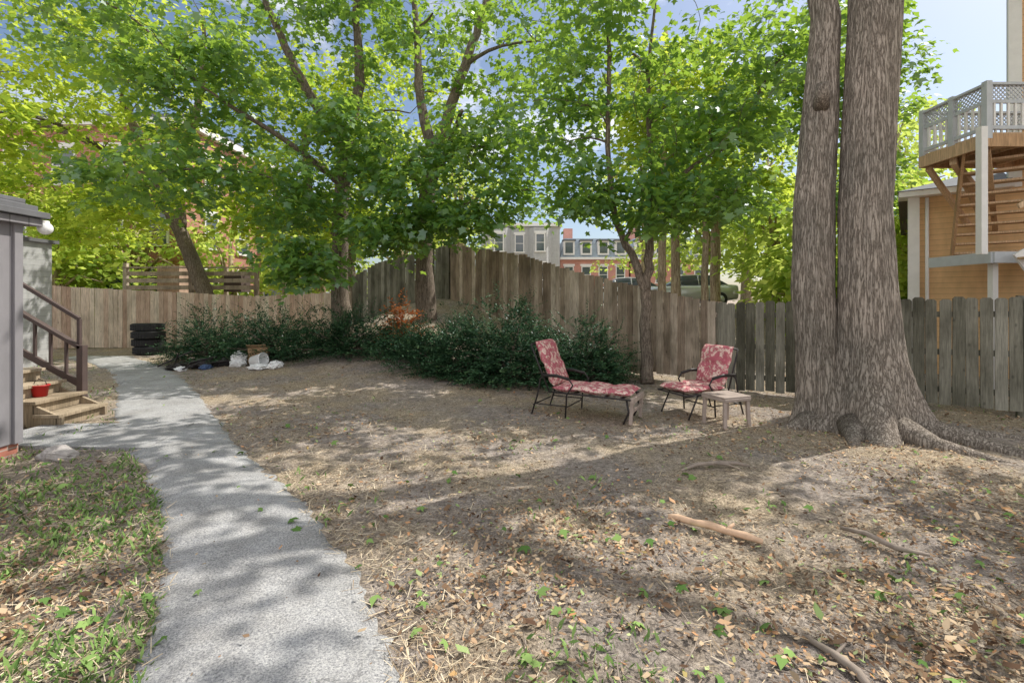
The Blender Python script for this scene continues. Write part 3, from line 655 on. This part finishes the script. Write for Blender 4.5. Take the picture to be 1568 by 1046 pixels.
def lounger(name, p_hinge, direction, seatL, backL, backAng, W, footend=True, arms=True):
    e=empty(name); f=Vector((direction[0],direction[1],0)).normalized(); s_=Vector((-f.y,f.x,0)); up=Vector((0,0,1)); H=Vector(p_hinge); sh=.36
    def P(a,b,c): return H+f*a+s_*b+up*c
    bd=(-f*math.cos(backAng)+up*math.sin(backAng)).normalized(); bn=(f*math.sin(backAng)+up*math.cos(backAng)).normalized()
    mb=MB(); cushion(mb,P(seatL/2,0,sh+.035),f,s_,up,seatL,W,.095,max(1,round(seatL/.36))); mb.obj('seat_cushion',parent=e)
    mb=MB(); cushion(mb,P(0,0,sh+.05)+bd*(backL/2)+bn*.03,bd,s_,bn,backL,W,.10,2); mb.obj('back_cushion',parent=e)
    mb=MB(); hw=W/2+.01; r=.012
    for b in (-hw,hw):
        mb.tube([P(-.03,b,sh-.02),P(seatL*.5,b,sh-.025),P(seatL,b,sh-.03)],r,'black',8)
        mb.tube([P(-.03,b,sh-.02),P(-.03,b,sh-.02)+bd*backL*.55,P(-.03,b,sh)+bd*(backL+.02)],r,'black',8)
        if arms:
            top=.56
            mb.tube([P(-.30,b*1.06,0.0),P(-.20,b*1.06,.30),P(-.16,b*1.06,top-.04),P(-.10,b*1.06,top),P(.10,b*1.06,top+.005),P(.28,b*1.06,top-.03),P(.33,b*1.06,top-.10),P(.24,b*1.06,.32),P(.22,b*1.06,.0)],r,'black',8)
            mb.tube([P(-.14,b*1.06,top+.012),P(.08,b*1.06,top+.02),P(.27,b*1.06,top-.015)],.02,'black',8)
            mb.tube([P(-.24,b*1.06,.16),P(.22,b*1.06,.16)],r*.7,'black',6)
    for a in (-.28,.22): mb.tube([P(a,-hw,.14),P(a,hw,.14)],r*.8,'black',6)
    mb.tube([P(-.03,-hw,sh)+bd*(backL+.02),P(-.03,hw,sh)+bd*(backL+.02)],r,'black',8)
    mb.tube([P(seatL,-hw,sh-.03),P(seatL,hw,sh-.03)],r,'black',8)
    for k in range(5): mb.beam(P(seatL*(k+.5)/5,-hw,sh-.02),P(seatL*(k+.5)/5,hw,sh-.02),.05,.006,'black')
    if footend:
        for b in (-hw+.03,hw-.03):
            mb.tube([P(seatL-.06,b,sh-.03),P(seatL-.03,b,.16),P(seatL-.10,b,0)],r*1.2,'black',8)
        mb.tube([P(seatL-.04,-hw+.03,.12),P(seatL-.04,hw-.03,.12)],r,'black',6)
    else:
        for b in (-hw+.01,hw-.01): mb.tube([P(seatL-.22,b,sh-.03),P(seatL-.05,b,0)],r,'black',8)
    mb.obj('metal_frame',parent=e)
    if footend:
        mb=MB(); 
        mb.beam(P(seatL+.015,-hw+.0,sh-.045),P(seatL+.015,hw,sh-.045),.05,.07,'tabletop')
        for b in (-hw+.05,hw-.05): mb.beam(P(seatL-.01,b,.0),P(seatL+.01,b,sh-.06),.045,.045,'tabletop')
        mb.beam(P(seatL,-hw+.07,.17),P(seatL,hw-.07,.17),.035,.05,'tabletop')
        mb.obj('foot_trestle',0.006,e)
    return e
lounger('patio_chaise_lounge',(.70,7.10,.02),(.88,-.47),1.12,.68,math.radians(66),.60)
lounger('patio_armchair',(2.92,7.10,.02),(-.93,-.38),.72,.58,math.radians(72),.56,footend=False)
mb=MB(); c=Vector((2.84,6.42,0)); a=.35; rot=Matrix.Rotation(a,3,'Z')
def tp(x,y,z): return c+rot@Vector((x,y,z))
for k in range(5): mb.box(tp(0,-.17+.085*k,.40),(.44,.074,.022),'tabletop',a)
mb.box(tp(0,-.205,.368),(.43,.02,.04),'tabletop',a); mb.box(tp(0,.205,.368),(.43,.02,.04),'tabletop',a)
mb.box(tp(-.205,0,.368),(.02,.39,.04),'tabletop',a); mb.box(tp(.205,0,.368),(.02,.39,.04),'tabletop',a)
for sx in (-1,1):
    for sy in (-1,1): mb.beam(tp(sx*.185,sy*.175,.36),tp(sx*.20,sy*.19,0),.045,.045,'tabletop',up=(1,0,0))
mb.obj('patio_side_table',0.006)

mb=MB()
for k in range(4):
    pr_=[]
    for t in range(20):
        a=2*math.pi*t/20; ca,sa=math.cos(a),math.sin(a)
        pr_.append((.31+.12*math.copysign(abs(ca)**.6,ca),.115*math.copysign(abs(sa)**.5,sa)))
    rt=Matrix.Rotation(random.uniform(-.03,.03),3,'X')
    c=(-11.2+random.uniform(-.06,.06),14.9+random.uniform(-.05,.05),.13+.235*k)
    mb.lathe(pr_,'rubber',c,48,rt,closed=True)
    for q in range(36):
        a=2*math.pi*q/36
        for zz in (-.05,.05): mb.box((c[0]+.432*math.cos(a),c[1]+.432*math.sin(a),c[2]+zz),(.014,.05,.075),'rubber',a)
mb.obj('stack_of_tires')

def crumple(name,c,s,seed,mat):
    mb=MB(); vs=[]; n=22;m=30
    for i in range(n+1):
        for k in range(m):
            p=Vector((math.sin(math.pi*i/n)*math.cos(k*2*math.pi/m),math.sin(math.pi*i/n)*math.sin(k*2*math.pi/m),math.cos(math.pi*i/n)))
            d=1+.5*mn.noise(p*2.3+Vector((seed,0,0)))+.3*abs(mn.noise(p*6+Vector((0,seed,0))))
            vs.append((c[0]+p.x*d*s[0],c[1]+p.y*d*s[1],max(c[2]+p.z*d*s[2],.02)))
    fs=[(i*m+k,(i+1)*m+k,(i+1)*m+(k+1)%m,i*m+(k+1)%m) for i in range(n) for k in range(m)]
    mb.add(vs,fs,mat); return mb.obj(name)
def gd(x,y): return float(gzb(x,y))
for (nm,cx,cy,cz,s,sd_,mt) in (('white_plastic_bag',-6.45,11.4,.13,(.17,.14,.17),2,'plastic_w'),('white_plastic_bag',-5.7,10.9,.05,(.22,.15,.06),5,'plastic_w'),('white_plastic_bag',-5.3,10.85,.06,(.14,.16,.09),7,'plastic_w'),('black_trash_bag',-7.35,11.5,.08,(.28,.2,.12),9,'black'),('black_trash_bag',-6.85,11.6,.06,(.25,.2,.10),12,'black'),('blue_tarp',-7.1,11.2,.05,(.12,.10,.06),3,'plastic_b'),('black_trash_bag',-7.9,11.4,.05,(.22,.2,.08),15,'black'),('white_plastic_bag',-7.6,11.1,.04,(.12,.08,.05),17,'plastic_w')):
    crumple(nm,(cx,cy,cz+gd(cx,cy)),s,sd_,mt)
mb=MB(); bz=gd(-6.0,11.2); rt=Matrix.Rotation(1.35,3,'Y')@Matrix.Rotation(.3,3,'X')
mb.lathe([(0,0),(.12,0),(.145,.30),(.155,.30),(.155,.325),(.135,.325),(.11,.02),(0,.02)],'plastic_w',(-6.0,11.2,.14+bz),28,rt); mb.obj('white_bucket')
mb=MB(); a=.3; bx,by=-6.15,11.75; bz=gd(bx,by)
for (ox,oy,sx,sy) in ((0,-.15,.42,.01),(0,.15,.42,.01),(-.205,0,.01,.29),(.205,0,.01,.29)):
    q=Matrix.Rotation(a,3,'Z')@Vector((ox,oy,0)); mb.box((bx+q.x,by+q.y,.20+bz),(sx,sy,.38),'card',a)
mb.box((bx,by,.03+bz),(.40,.28,.01),'card',a)
mb.box((bx+.05,by-.22,.42+bz),(.42,.14,.008),'card',Matrix.Rotation(a,3,'Z')@Matrix.Rotation(-.6,3,'X')); mb.obj('cardboard_box')
mb=MB(); 
for (p,q) in (((-8.1,11.4,.08),(-6.9,11.3,.34)),((-7.7,11.7,.08),(-6.6,11.2,.26)),((-7.5,11.0,.09),(-7.1,11.8,.30)),((-8.5,11.6,.07),(-7.6,11.5,.45)),((-8.3,11.9,.07),(-7.8,11.3,.40))): mb.tube([p,q],.018,'black',8)
mb.obj('broken_umbrella_poles')

# ------------------------------------------------------------------ left shed, lamp, steps
e=empty('grey_garden_shed'); mb=MB()
mb.box((-6.82,3.9,1.30),(3.0,2.7,2.36),'greyside'); 
mb.obj('walls',0.01,e)
mb=MB(); mb.box((-6.82,3.9,.06),(2.96,2.66,.16),'brick'); mb.obj('brick_base',parent=e)
mb=MB(); mb.box((-5.305,5.19,1.30),(.03,.09,2.36),'greyside')
mb.box((-6.78,3.95,2.51),(3.12,2.86,.08),'greyside'); mb.obj('trim',0.005,e)
mb=MB()
for k in range(3):
    z=2.555+.07*k; o=.045*k
    mb.box((-6.76-o,3.95,z+.035),(3.18-2*o,2.94-.10*k,.066),'rooftile')
mb.obj('roof',0.006,e)
e=empty('globe_wall_lamp'); mb=MB()
mb.tube([(-5.36,5.25,2.52),(-5.30,5.38,2.55),(-5.26,5.45,2.54)],.012,'black',8); mb.lathe([(0,.04),(.035,.035),(.04,0)],'white',(-5.26,5.45,2.51),20); mb.obj('arm',parent=e)
mb=MB(); mb.lathe([(.07*math.sin(math.pi*i/14),.07*math.cos(math.pi*i/14)) for i in range(15)],'lamp',(-5.26,5.45,2.46),24); mb.obj('globe',parent=e)

e=empty('wooden_entry_steps'); mb=MB(); SX=-5.88; SY0,SY1=6.27,6.98; SYC=(SY0+SY1)/2
for k in range(4):
    x1=SX-.30*k; z=.17*(k+1)
    mb.box((x1-.14,SYC,z-.02),(.34,SY1-SY0+.06,.04),'steps'); mb.box((x1-.03,SYC,z-.105),(.02,SY1-SY0,.13),'steps')
for yy_ in (SY0,SY1-.04):
    mb.add([(SX+.04,yy_,0),(SX+.04,yy_,.13),(SX-1.16,yy_,.64),(SX-1.3,yy_,.64),(SX-1.3,yy_,.28),(SX-.6,yy_,0)]+[(SX+.04,yy_+.04,0),(SX+.04,yy_+.04,.13),(SX-1.16,yy_+.04,.64),(SX-1.3,yy_+.04,.64),(SX-1.3,yy_+.04,.28),(SX-.6,yy_+.04,0)],
     [(0,5,4,3,2,1),(6,7,8,9,10,11)]+[(i,(i+1)%6,(i+1)%6+6,i+6) for i in range(6)],'steps')
mb.box((SX-1.9,SYC,.62),(1.2,.8,.05),'steps')
for xx in (SX-1.4,SX-2.4):
    for yy_ in (SY0+.05,SY1-.05): mb.box((xx,yy_,.30),(.09,.09,.59),'steps')
mb.obj('treads',0.004,e); mb=MB()
YR=SY1+.06
a=(-6.26,YR,.96); b=(-7.4,YR,1.62)
mb.box((a[0],YR,.50),(.09,.09,1.0),'brownrail'); mb.box((b[0],YR,1.1),(.09,.09,1.3),'brownrail')
mb.beam(a,b,.09,.05,'brownrail'); mb.beam((a[0],YR,.42),(b[0],YR,1.05),.04,.09,'brownrail')
mb.beam((-6.30,YR+.0,1.38),(-7.4,YR+.0,2.05),.05,.05,'brownrail'); mb.box((-6.30,YR,1.18),(.045,.045,.40),'brownrail')
for k in range(1,5):
    t=k/5; xx=a[0]+(b[0]-a[0])*t; z0=.42+.63*t; z1=.96+.66*t; mb.box((xx,YR,(z0+z1)/2),(.035,.035,z1-z0),'brownrail')
mb.obj('handrails',0.004,e)
mb=MB(); mb.lathe([(.0,.0),(.075,.0),(.095,.14),(.105,.14),(.105,.155),(.088,.155),(.07,.015),(0,.015)],'red',(-6.44,6.6,.345),28)
mb.tube([(-6.54,6.6,.48),(-6.51,6.6,.55),(-6.44,6.6,.58),(-6.37,6.6,.55),(-6.34,6.6,.48)],.005,'black',6); mb.obj('red_bucket')
e=empty('neighbour_shingle_shed'); mb=MB(); mb.box((-13.3,10.9,1.55),(3.0,3.0,3.1),'shingle'); mb.obj('walls',parent=e)
mb=MB(); mb.box((-13.3,10.9,3.14),(3.2,3.2,.08),'rooftile'); mb.obj('roof',parent=e)

# ------------------------------------------------------------------ buildings
def win(mbf, mbg, x, z, w, h, y, nx=-1, horiz='X', arch=False):
    def B(u,v,su,sv,d0,th,m,mb):
        if horiz=='X': mb.box((u,y+nx*d0,v),(su,th,sv),m)
        else: mb.box((y+nx*d0,u,v),(th,su,sv),m)
    t=.09
    B(x-w/2,z,t,h+t,.03,.10,'white',mbf); B(x+w/2,z,t,h+t,.03,.10,'white',mbf)
    B(x,z+h/2+.005,w-t,t,.03,.10,'white',mbf); B(x,z-h/2-.03,w+.25,t*1.2,.06,.16,'white',mbf)
    B(x,z,w-t,.05,.02,.06,'white',mbf); B(x,z+h/2+.16,w+.3,.2,.035,.09,'white',mbf)
    B(x,z,w-t*.5,h-.02,.006,.02,'glass',mbg)
e=empty('brick_house'); mb=MB(); mb.box((-25.2,29,5),(18,10,10.6),'brick'); mb.obj('walls',parent=e)
mf=MB(); mg=MB()
for zz in (2.3,5.3,8.3):
    for xx in (-30.5,-27.5,-24.6,-22.2,-19.8,-17.6): win(mf,mg,xx,zz,1.1,1.8,24.0)
    for yy_ in (26,29,32): win(mf,mg,yy_,zz,1.1,1.8,-16.2,1,'Y')
mf.obj('window_frames',parent=e); mg.obj('window_glass',parent=e)
mb=MB(); mb.box((-25.2,29,10.45),(18.6,10.6,.35),'white'); mb.box((-25.2,29,10.75),(18.2,10.2,.25),'roof'); mb.obj('roof',parent=e)
e=empty('wooden_back_deck'); mb=MB()
mb.box((-12.5,20,1.75),(5.2,2.4,.08),'f_mid')
for xx in (-15.05,-12.5,-9.95):
    for yy_ in (18.85,21.15): mb.box((xx,yy_,1.5),(.14,.14,3.2),'f_mid')
for k in range(3): mb.box((-12.5,18.80,2.15+.27*k),(5.2,.03,.16),'f_mid')
mb.box((-12.5,18.84,2.93),(5.3,.16,.05),'f_mid')
for k in range(24): mb.box((-14.9+.21*k,18.80,1.25),(.12,.025,.9),'f_left')
mb.box((-13.9,19.9,2.5),(.9,.7,1.1),'f_left'); mb.box((-11.3,19.9,2.4),(.7,.7,.8),'brownrail')
mb.obj('deck_frame',0.004,e)
def gable(name, x0,x1,y0,y1,z0,z1,zr,wall,wins,roof='roof'):
    e=empty(name); mb=MB(); cx=(x0+x1)/2; cy=(y0+y1)/2
    mb.box((cx,cy,(z0+z1)/2),(x1-x0,y1-y0,z1-z0),wall)
    mb.add([(x0,y0+.01,z1),(x1,y0+.01,z1),(cx,y0+.01,zr)],[(0,1,2)],wall); mb.add([(x0,y1-.01,z1),(x1,y1-.01,z1),(cx,y1-.01,zr)],[(2,1,0)],wall); mb.obj('walls',parent=e)
    mb=MB(); o=.3
    for s_ in (-1,1):
        xe=cx+s_*((x1-x0)/2+o); ze=z1-o*(zr-z1)/((x1-x0)/2)
        mb.add([(xe,y0-o,ze+.03),(cx,y0-o,zr+.03),(cx,y1+o,zr+.03),(xe,y1+o,ze+.03),(xe,y0-o,ze+.15),(cx,y0-o,zr+.15),(cx,y1+o,zr+.15),(xe,y1+o,ze+.15)],[(0,1,2,3),(4,7,6,5),(0,4,5,1),(3,2,6,7),(0,3,7,4)],roof)
    mb.obj('roof',parent=e); mf=MB(); mg=MB()
    for (x,z,w,h) in wins: win(mf,mg,x,z,w,h,y0)
    mf.obj('window_frames',parent=e); mg.obj('window_glass',parent=e)
gable('grey_clapboard_house',-16.4,-12.4,32,40,0,5.4,7.4,'bluegrey',[(-15.2,4,.9,1.3),(-13.4,4,.9,1.3)])
e=empty('white_row_house'); mb=MB(); mb.box((0.8,50,3.8),(7.4,9,9.6),'shingle'); 
for bx in (-1.2,2.6):
    mb.prism([(bx-1.1,45.5),(bx-.6,44.6),(bx+.6,44.6),(bx+1.1,45.5)],-1,8.4,'shingle')
mb.obj('walls',parent=e); mf=MB(); mg=MB()
for zz in (4.2,7.0):
    for bx in (-1.2,2.6): win(mf,mg,bx,zz,.8,1.6,44.6)
    for bx in (.7,): win(mf,mg,bx,zz,.8,1.6,45.5)
mf.obj('window_frames',parent=e); mg.obj('window_glass',parent=e); mb=MB(); mb.box((.8,50,8.75),(7.8,9.6,.3),'white'); mb.obj('cornice',parent=e)
for q,(x0,x1) in enumerate([(4.8,11.6),(11.8,19.5)]):
    e=empty('brick_row_house'); cx=(x0+x1)/2; w=x1-x0
    mb=MB(); mb.box((cx,52,2.2),(w,8,7.2),'brick2'); mb.obj('walls',parent=e)
    mb=MB(); z0,z1=5.86,7.9
    mb.add([(x0,47.9,z0),(x1,47.9,z0),(x1,56,z0),(x0,56,z0),(x0+.5,48.8,z1),(x1-.5,48.8,z1),(x1-.5,55,z1),(x0+.5,55,z1)],[(0,1,5,4),(1,2,6,5),(2,3,7,6),(3,0,4,7),(4,5,6,7)],'bluegrey'); mb.box((cx,47.85,5.80),(w+.1,.5,.22),'white'); mb.obj('mansard_roof',parent=e)
    mf=MB(); mg=MB()
    for k in range(4):
        xx=x0+w*(k+.5)/4
        for zz in (1.6,4.2): win(mf,mg,xx,zz,.85,1.6,48.0)
        mf.box((xx,48.2,6.85),(1.1,.8,1.4),'white'); mg.box((xx,47.78,6.85),(.75,.03,1.05),'glass'); mf.box((xx,48.1,7.6),(1.3,1.0,.12),'roof')
    mf.obj('window_frames',parent=e); mg.obj('window_glass',parent=e)
    mb=MB(); mb.box((x0+1.2,52,8.4),(.9,1.0,1.8),'brick2'); mb.obj('chimney',parent=e)

mb=MB(); mb.add([(-6,24,1.365),(34,19.5,1.365),(34,28,1.365),(-6,33,1.365)],[(0,1,2,3)],'asphalt',.5); mb.obj('street')
def car(name,c,rotz,paint):
    e=empty(name); rm=Matrix.Rotation(rotz,3,'Z'); C=Vector(c)
    def loft(st,mat,nm,seg=20,smooth=True):
        mb=MB(); vs=[]
        for (x,hw,z0,z1) in st:
            for k in range(seg):
                a=2*math.pi*k/seg; ca,sa=math.cos(a),math.sin(a)
                y=hw*math.copysign(abs(ca)**.35,ca); z=(z0+z1)/2+(z1-z0)/2*math.copysign(abs(sa)**.5,sa)
                vs.append(C+rm@Vector((x,y,z)))
        n=len(st); fs=[(i*seg+k,i*seg+(k+1)%seg,(i+1)*seg+(k+1)%seg,(i+1)*seg+k) for i in range(n-1) for k in range(seg)]+[tuple(reversed(range(seg))),tuple(range((n-1)*seg,n*seg))]
        mb.add(vs,fs,mat,.5,smooth); mb.obj(nm,parent=e)
    loft([(-2.2,.70,.45,.85),(-2.15,.82,.32,.98),(-1.6,.88,.25,1.02),(-.8,.90,.22,1.0),(.6,.90,.22,.98),(1.3,.88,.24,.93),(1.9,.84,.28,.82),(2.2,.70,.38,.68)],paint,'body')
    loft([(-1.75,.70,.9,1.02),(-1.2,.70,.9,1.36),(-.5,.68,.9,1.42),(.2,.68,.9,1.40),(.9,.72,.9,1.0)],'glass','windows')
    loft([(-1.25,.60,1.345,1.385),(-1.0,.64,1.36,1.43),(-.3,.64,1.38,1.46),(.2,.62,1.36,1.43),(.35,.56,1.33,1.38)],paint,'roof')
    mb=MB()
    for sx in (-1.35,1.35):
        for sy in (-.82,.82):
            r2=rm@Matrix.Rotation(math.pi/2,3,'X'); mb.lathe([(0,-.1),(.2,-.1),(.30,-.10),(.33,-.06),(.33,.06),(.30,.10),(.2,.1),(0,.1)],'rubber',C+rm@Vector((sx,sy,.33)),24,r2)
            mb.lathe([(0,-.112),(.19,-.108),(.2,.108),(0,.112)],'carpaint',C+rm@Vector((sx,sy,.33)),16,r2)
    for xx in (-1.2,-.45,.35):
        for sy in (-1,1): mb.tube([C+rm@Vector((xx-.05,sy*.70,.98)),C+rm@Vector((xx,sy*.665,1.40 if xx<.3 else 1.30))],.03,paint,6)
    mb.obj('wheels_and_pillars',parent=e)
car('parked_car',(5.6,25.0,1.37),math.pi-.1,'carpaint2'); car('parked_car',(8.0,22.5,1.37),math.pi-.12,'carpaint')
car('parked_car',(.6,27,1.37),math.pi-.1,'carpaint')

# ------------------------------------------------------------------ tan house with deck and stairs (right)
F_=Vector((.8,-.6)); B_=Vector((.6,.8)); C0=Vector((9.15,11.05)); HR=math.atan2(-.6,.8)
def hp(t,b): p=C0+F_*t+B_*b; return (p.x,p.y)
e=empty('tan_clapboard_house'); mb=MB()
mb.prism([hp(0,0),hp(9,0),hp(9,9),hp(.4,9)],-.1,4.0,'tan'); mb.prism([hp(1.62,.04),hp(9.0,.04),hp(9.0,9),hp(5.5,9)],4.0,9.2,'tan'); mb.obj('walls',parent=e)
mb=MB()
p=hp(.02,0); mb.box((*p,1.95),(.20,.20,4.1),'white',HR); p=hp(1.64,.04); mb.box((*p,6.6),(.20,.20,5.2),'white',HR)
mb.prism([hp(-.25,-.3),hp(1.6,-.3),hp(1.6,.3),hp(-.25,.3)],3.98,4.10,'white'); mb.prism([hp(1.3,-.45),hp(9.4,-.45),hp(9.4,9.4),hp(5.3,9.4)],8.4,8.6,'white')
mb.obj('trim',parent=e)
mb=MB(); a0,a1,a2,a3=hp(-.28,-.33),hp(1.6,-.33),hp(1.6,9.2),hp(.1,9.2)
mb.add([(*a0,4.11),(*a1,4.11),(*a2,4.11),(*a3,4.11),(*hp(.9,1.0),4.55),(*hp(1.6,1.0),4.55),(*hp(1.6,9.2),4.55),(*hp(.9,9.2),4.55)],[(0,1,5,4),(0,4,7,3),(4,5,6,7),(3,7,6,2)],'roof')
mb.prism([hp(1.25,-.5),hp(9.5,-.5),hp(9.5,9.5),hp(5.3,9.5)],9.22,9.4,'roof'); mb.obj('roof',parent=e)
mb=MB(); mb.tube([(*hp(.25,-.07),3.95),(*hp(.25,-.07),.1)],.035,'white',8); mb.obj('downspout',parent=e)
e=empty('wooden_deck_with_stairs'); mb=MB()
X0,X1,Y0,Y1,ZF=8.25,11.2,8.4,9.7,4.55
for k in range(9): mb.box(((X0+X1)/2,Y0+.07+.145*k,ZF),(X1-X0,.138,.035),'deckwood')
mb.box(((X0+X1)/2,Y0-.02,ZF-.13),(X1-X0,.05,.22),'deckwood'); mb.box(((X0+X1)/2,Y1+.03,ZF-.13),(X1-X0,.05,.22),'deckwood'); mb.box((X0-.03,(Y0+Y1)/2,ZF-.13),(.05,Y1-Y0+.1,.22),'deckwood')
for k in range(7): mb.box((X0+.25+.4*k,(Y0+Y1)/2,ZF-.12),(.04,Y1-Y0-.04,.17),'deckwood')
mb.beam((X0+.1,Y1,ZF-.25),(9.9,10.5,3.3),.09,.09,'deckwood'); mb.beam((X0+.1,Y0+.1,ZF-.25),(10.2,10.2,3.1),.09,.09,'deckwood'); mb.beam((X0+.6,Y1-.1,ZF-.25),(10.1,10.3,3.2),.09,.09,'deckwood')
mb.beam((X0+.05,9.1,ZF-.28),(10.1,10.3,3.7),.10,.14,'deckwood')
mb.obj('platform',0.003,e)
mb=MB()
def rail(mb,a,b):
    a=Vector(a);b=Vector(b);d=b-a;L=d.length;d.normalize()
    zt=ZF+.85; mb.beam((a.x,a.y,zt),(b.x,b.y,zt),.11,.04,'palegrey'); mb.beam((a.x,a.y,zt-.30),(b.x,b.y,zt-.30),.04,.06,'palegrey'); mb.beam((a.x,a.y,ZF+.10),(b.x,b.y,ZF+.10),.04,.06,'palegrey')
    n=int(L/.12)
    for k in range(1,n): p=a+d*(L*k/n); mb.box((p.x,p.y,ZF+.33),(.032,.032,.44),'white')
    m=int(L/.075)
    for k in range(-3,m+1):
        for sg in (1,-1):
            s0=.075*k; s1=s0+.25
            u0,u1=(s0,s1); z0,z1=(zt-.27,zt-.02) if sg>0 else (zt-.02,zt-.27)
            if u0<0: z0+=(z1-z0)*(-u0)/(u1-u0); u0=0
            if u1>L: z1=z0+(z1-z0)*(L-u0)/max(u1-u0,1e-6); u1=L
            if u1-u0<.02: continue
            p=a+d*u0;q=a+d*u1; nn=Vector((-d.y,d.x,0))*(.006*sg)
            mb.beam((p.x+nn.x,p.y+nn.y,z0),(q.x+nn.x,q.y+nn.y,z1),.008,.02,'palegrey')
rail(mb,(X0,Y1-.0,0),(X0,Y0,0)); rail(mb,(X0,Y0,0),(X1,Y0,0)); rail(mb,(X0,Y1,0),(X1-.9,Y1,0))
for (x_,y_) in ((X0,Y1),(X0,(Y0+Y1)/2),(X0,Y0),(X0+1.3,Y0),(X0+1.3,Y1)): mb.box((x_,y_,ZF+.40),(.10,.10,1.0),'palegrey')
mb.box((8.14,8.38,3.55),(.11,.11,2.2),'white')
mb.box((9.9,9.0,1.25),(.11,.11,2.4),'white'); mb.box((8.85,8.9,1.2),(.10,.10,2.4),'white')
mb.obj('railing',parent=e)
mb=MB(); A=Vector((8.85,8.65,ZF-.05)); Bq=Vector((9.85,10.0,2.55)); d=Bq-A; hd=Vector((d.x,d.y,0)).normalized(); sd=Vector((hd.y,-hd.x,0))
n=11
for k in range(n):
    p=A+d*((k+.5)/n); c=p; mb.beam(c-sd*.55,c+sd*.55,.26,.04,'deckwood',rnd=.8)
for s_ in (-.57,.57): mb.beam(A+sd*s_-Vector((0,0,.06)),Bq+sd*s_-Vector((0,0,.06)),.045,.24,'deckwood')
mb.box((9.7,9.3,2.50),(2.2,1.3,.05),'deckwood'); mb.box((8.59,9.3,2.42),(.05,1.3,.2),'palegrey'); mb.box((9.7,8.64,2.42),(2.2,.05,.2),'palegrey')
P0=Vector((8.85,8.45,2.5)); P1=Vector((9.9,8.35,.9))
for o_ in (0,.75):
    mb.beam(P0-Vector((0,o_,0)),P1-Vector((0,o_,0)),.045,.2,'white')
for k in range(7):
    p=P0.lerp(P1,(k+.5)/7); mb.beam(p-Vector((0,.73,0)),p-Vector((0,.02,0)),.25,.035,'deckwood')
mb.beam((8.9,8.5,3.3),(9.9,8.5,3.9),.04,.09,'deckwood')
mb.obj('stairs',0.003,e)

# ------------------------------------------------------------------ light, sky, camera
w=bpy.data.worlds.new("World"); scene.world=w; w.use_nodes=True; nt=w.node_tree; nt.nodes.clear()
out=nt.nodes.new('ShaderNodeOutputWorld'); bg=nt.nodes.new('ShaderNodeBackground')
sky=nt.nodes.new('ShaderNodeTexSky'); sky.sky_type='NISHITA'; sky.sun_disc=False
sky.sun_elevation=math.asin(SUN.z); sky.sun_rotation=math.atan2(SUN.x,SUN.y); sky.air_density=1.0; sky.dust_density=1.8; sky.ozone_density=1.3
tc=nt.nodes.new('ShaderNodeTexCoord'); sp=nt.nodes.new('ShaderNodeSeparateXYZ'); nt.links.new(tc.outputs['Generated'],sp.inputs[0])
v=coords(nt,(1,1,2.2),'Generated'); f=noise(nt,v,2.4,8,.58,.3)
ma=N(nt,'ShaderNodeMath',operation='MULTIPLY_ADD'); nt.links.new(sp.outputs['Y'],ma.inputs[0]); ma.inputs[1].default_value=-.10; nt.links.new(f,ma.inputs[2])  # extra unseen cloud behind the camera, added to raise the ambient light
cm=ramp(nt,ma.outputs[0],[(.45,0),(.61,.95)])
col=mixc(nt,sky.outputs[0],(11.0,10.7,10.4),cm)
nt.links.new(col,bg.inputs[0]); bg.inputs[1].default_value=0.15; nt.links.new(bg.outputs[0],out.inputs[0])
sl=bpy.data.lights.new('sun','SUN'); sl.energy=5.0; sl.angle=math.radians(.45); sl.color=(1,.96,.88)
so=bpy.data.objects.new('sun',sl); COL.objects.link(so); so.rotation_euler=SUN.to_track_quat('Z','Y').to_euler()
cam=bpy.data.cameras.new('camera'); cam.lens=17; cam.sensor_width=36; cam.shift_y=-0.040; cam.clip_end=3000; cam.clip_start=.05
co=bpy.data.objects.new('camera',cam); COL.objects.link(co); co.location=(0,0,1.65); co.rotation_euler=(math.radians(90),0,0); scene.camera=co
scene.view_settings.view_transform='Standard'; scene.view_settings.look='None'; scene.view_settings.exposure=0; scene.view_settings.gamma=1
print('verts', sum(len(o.data.vertices) for o in bpy.data.objects if o.type=='MESH'))
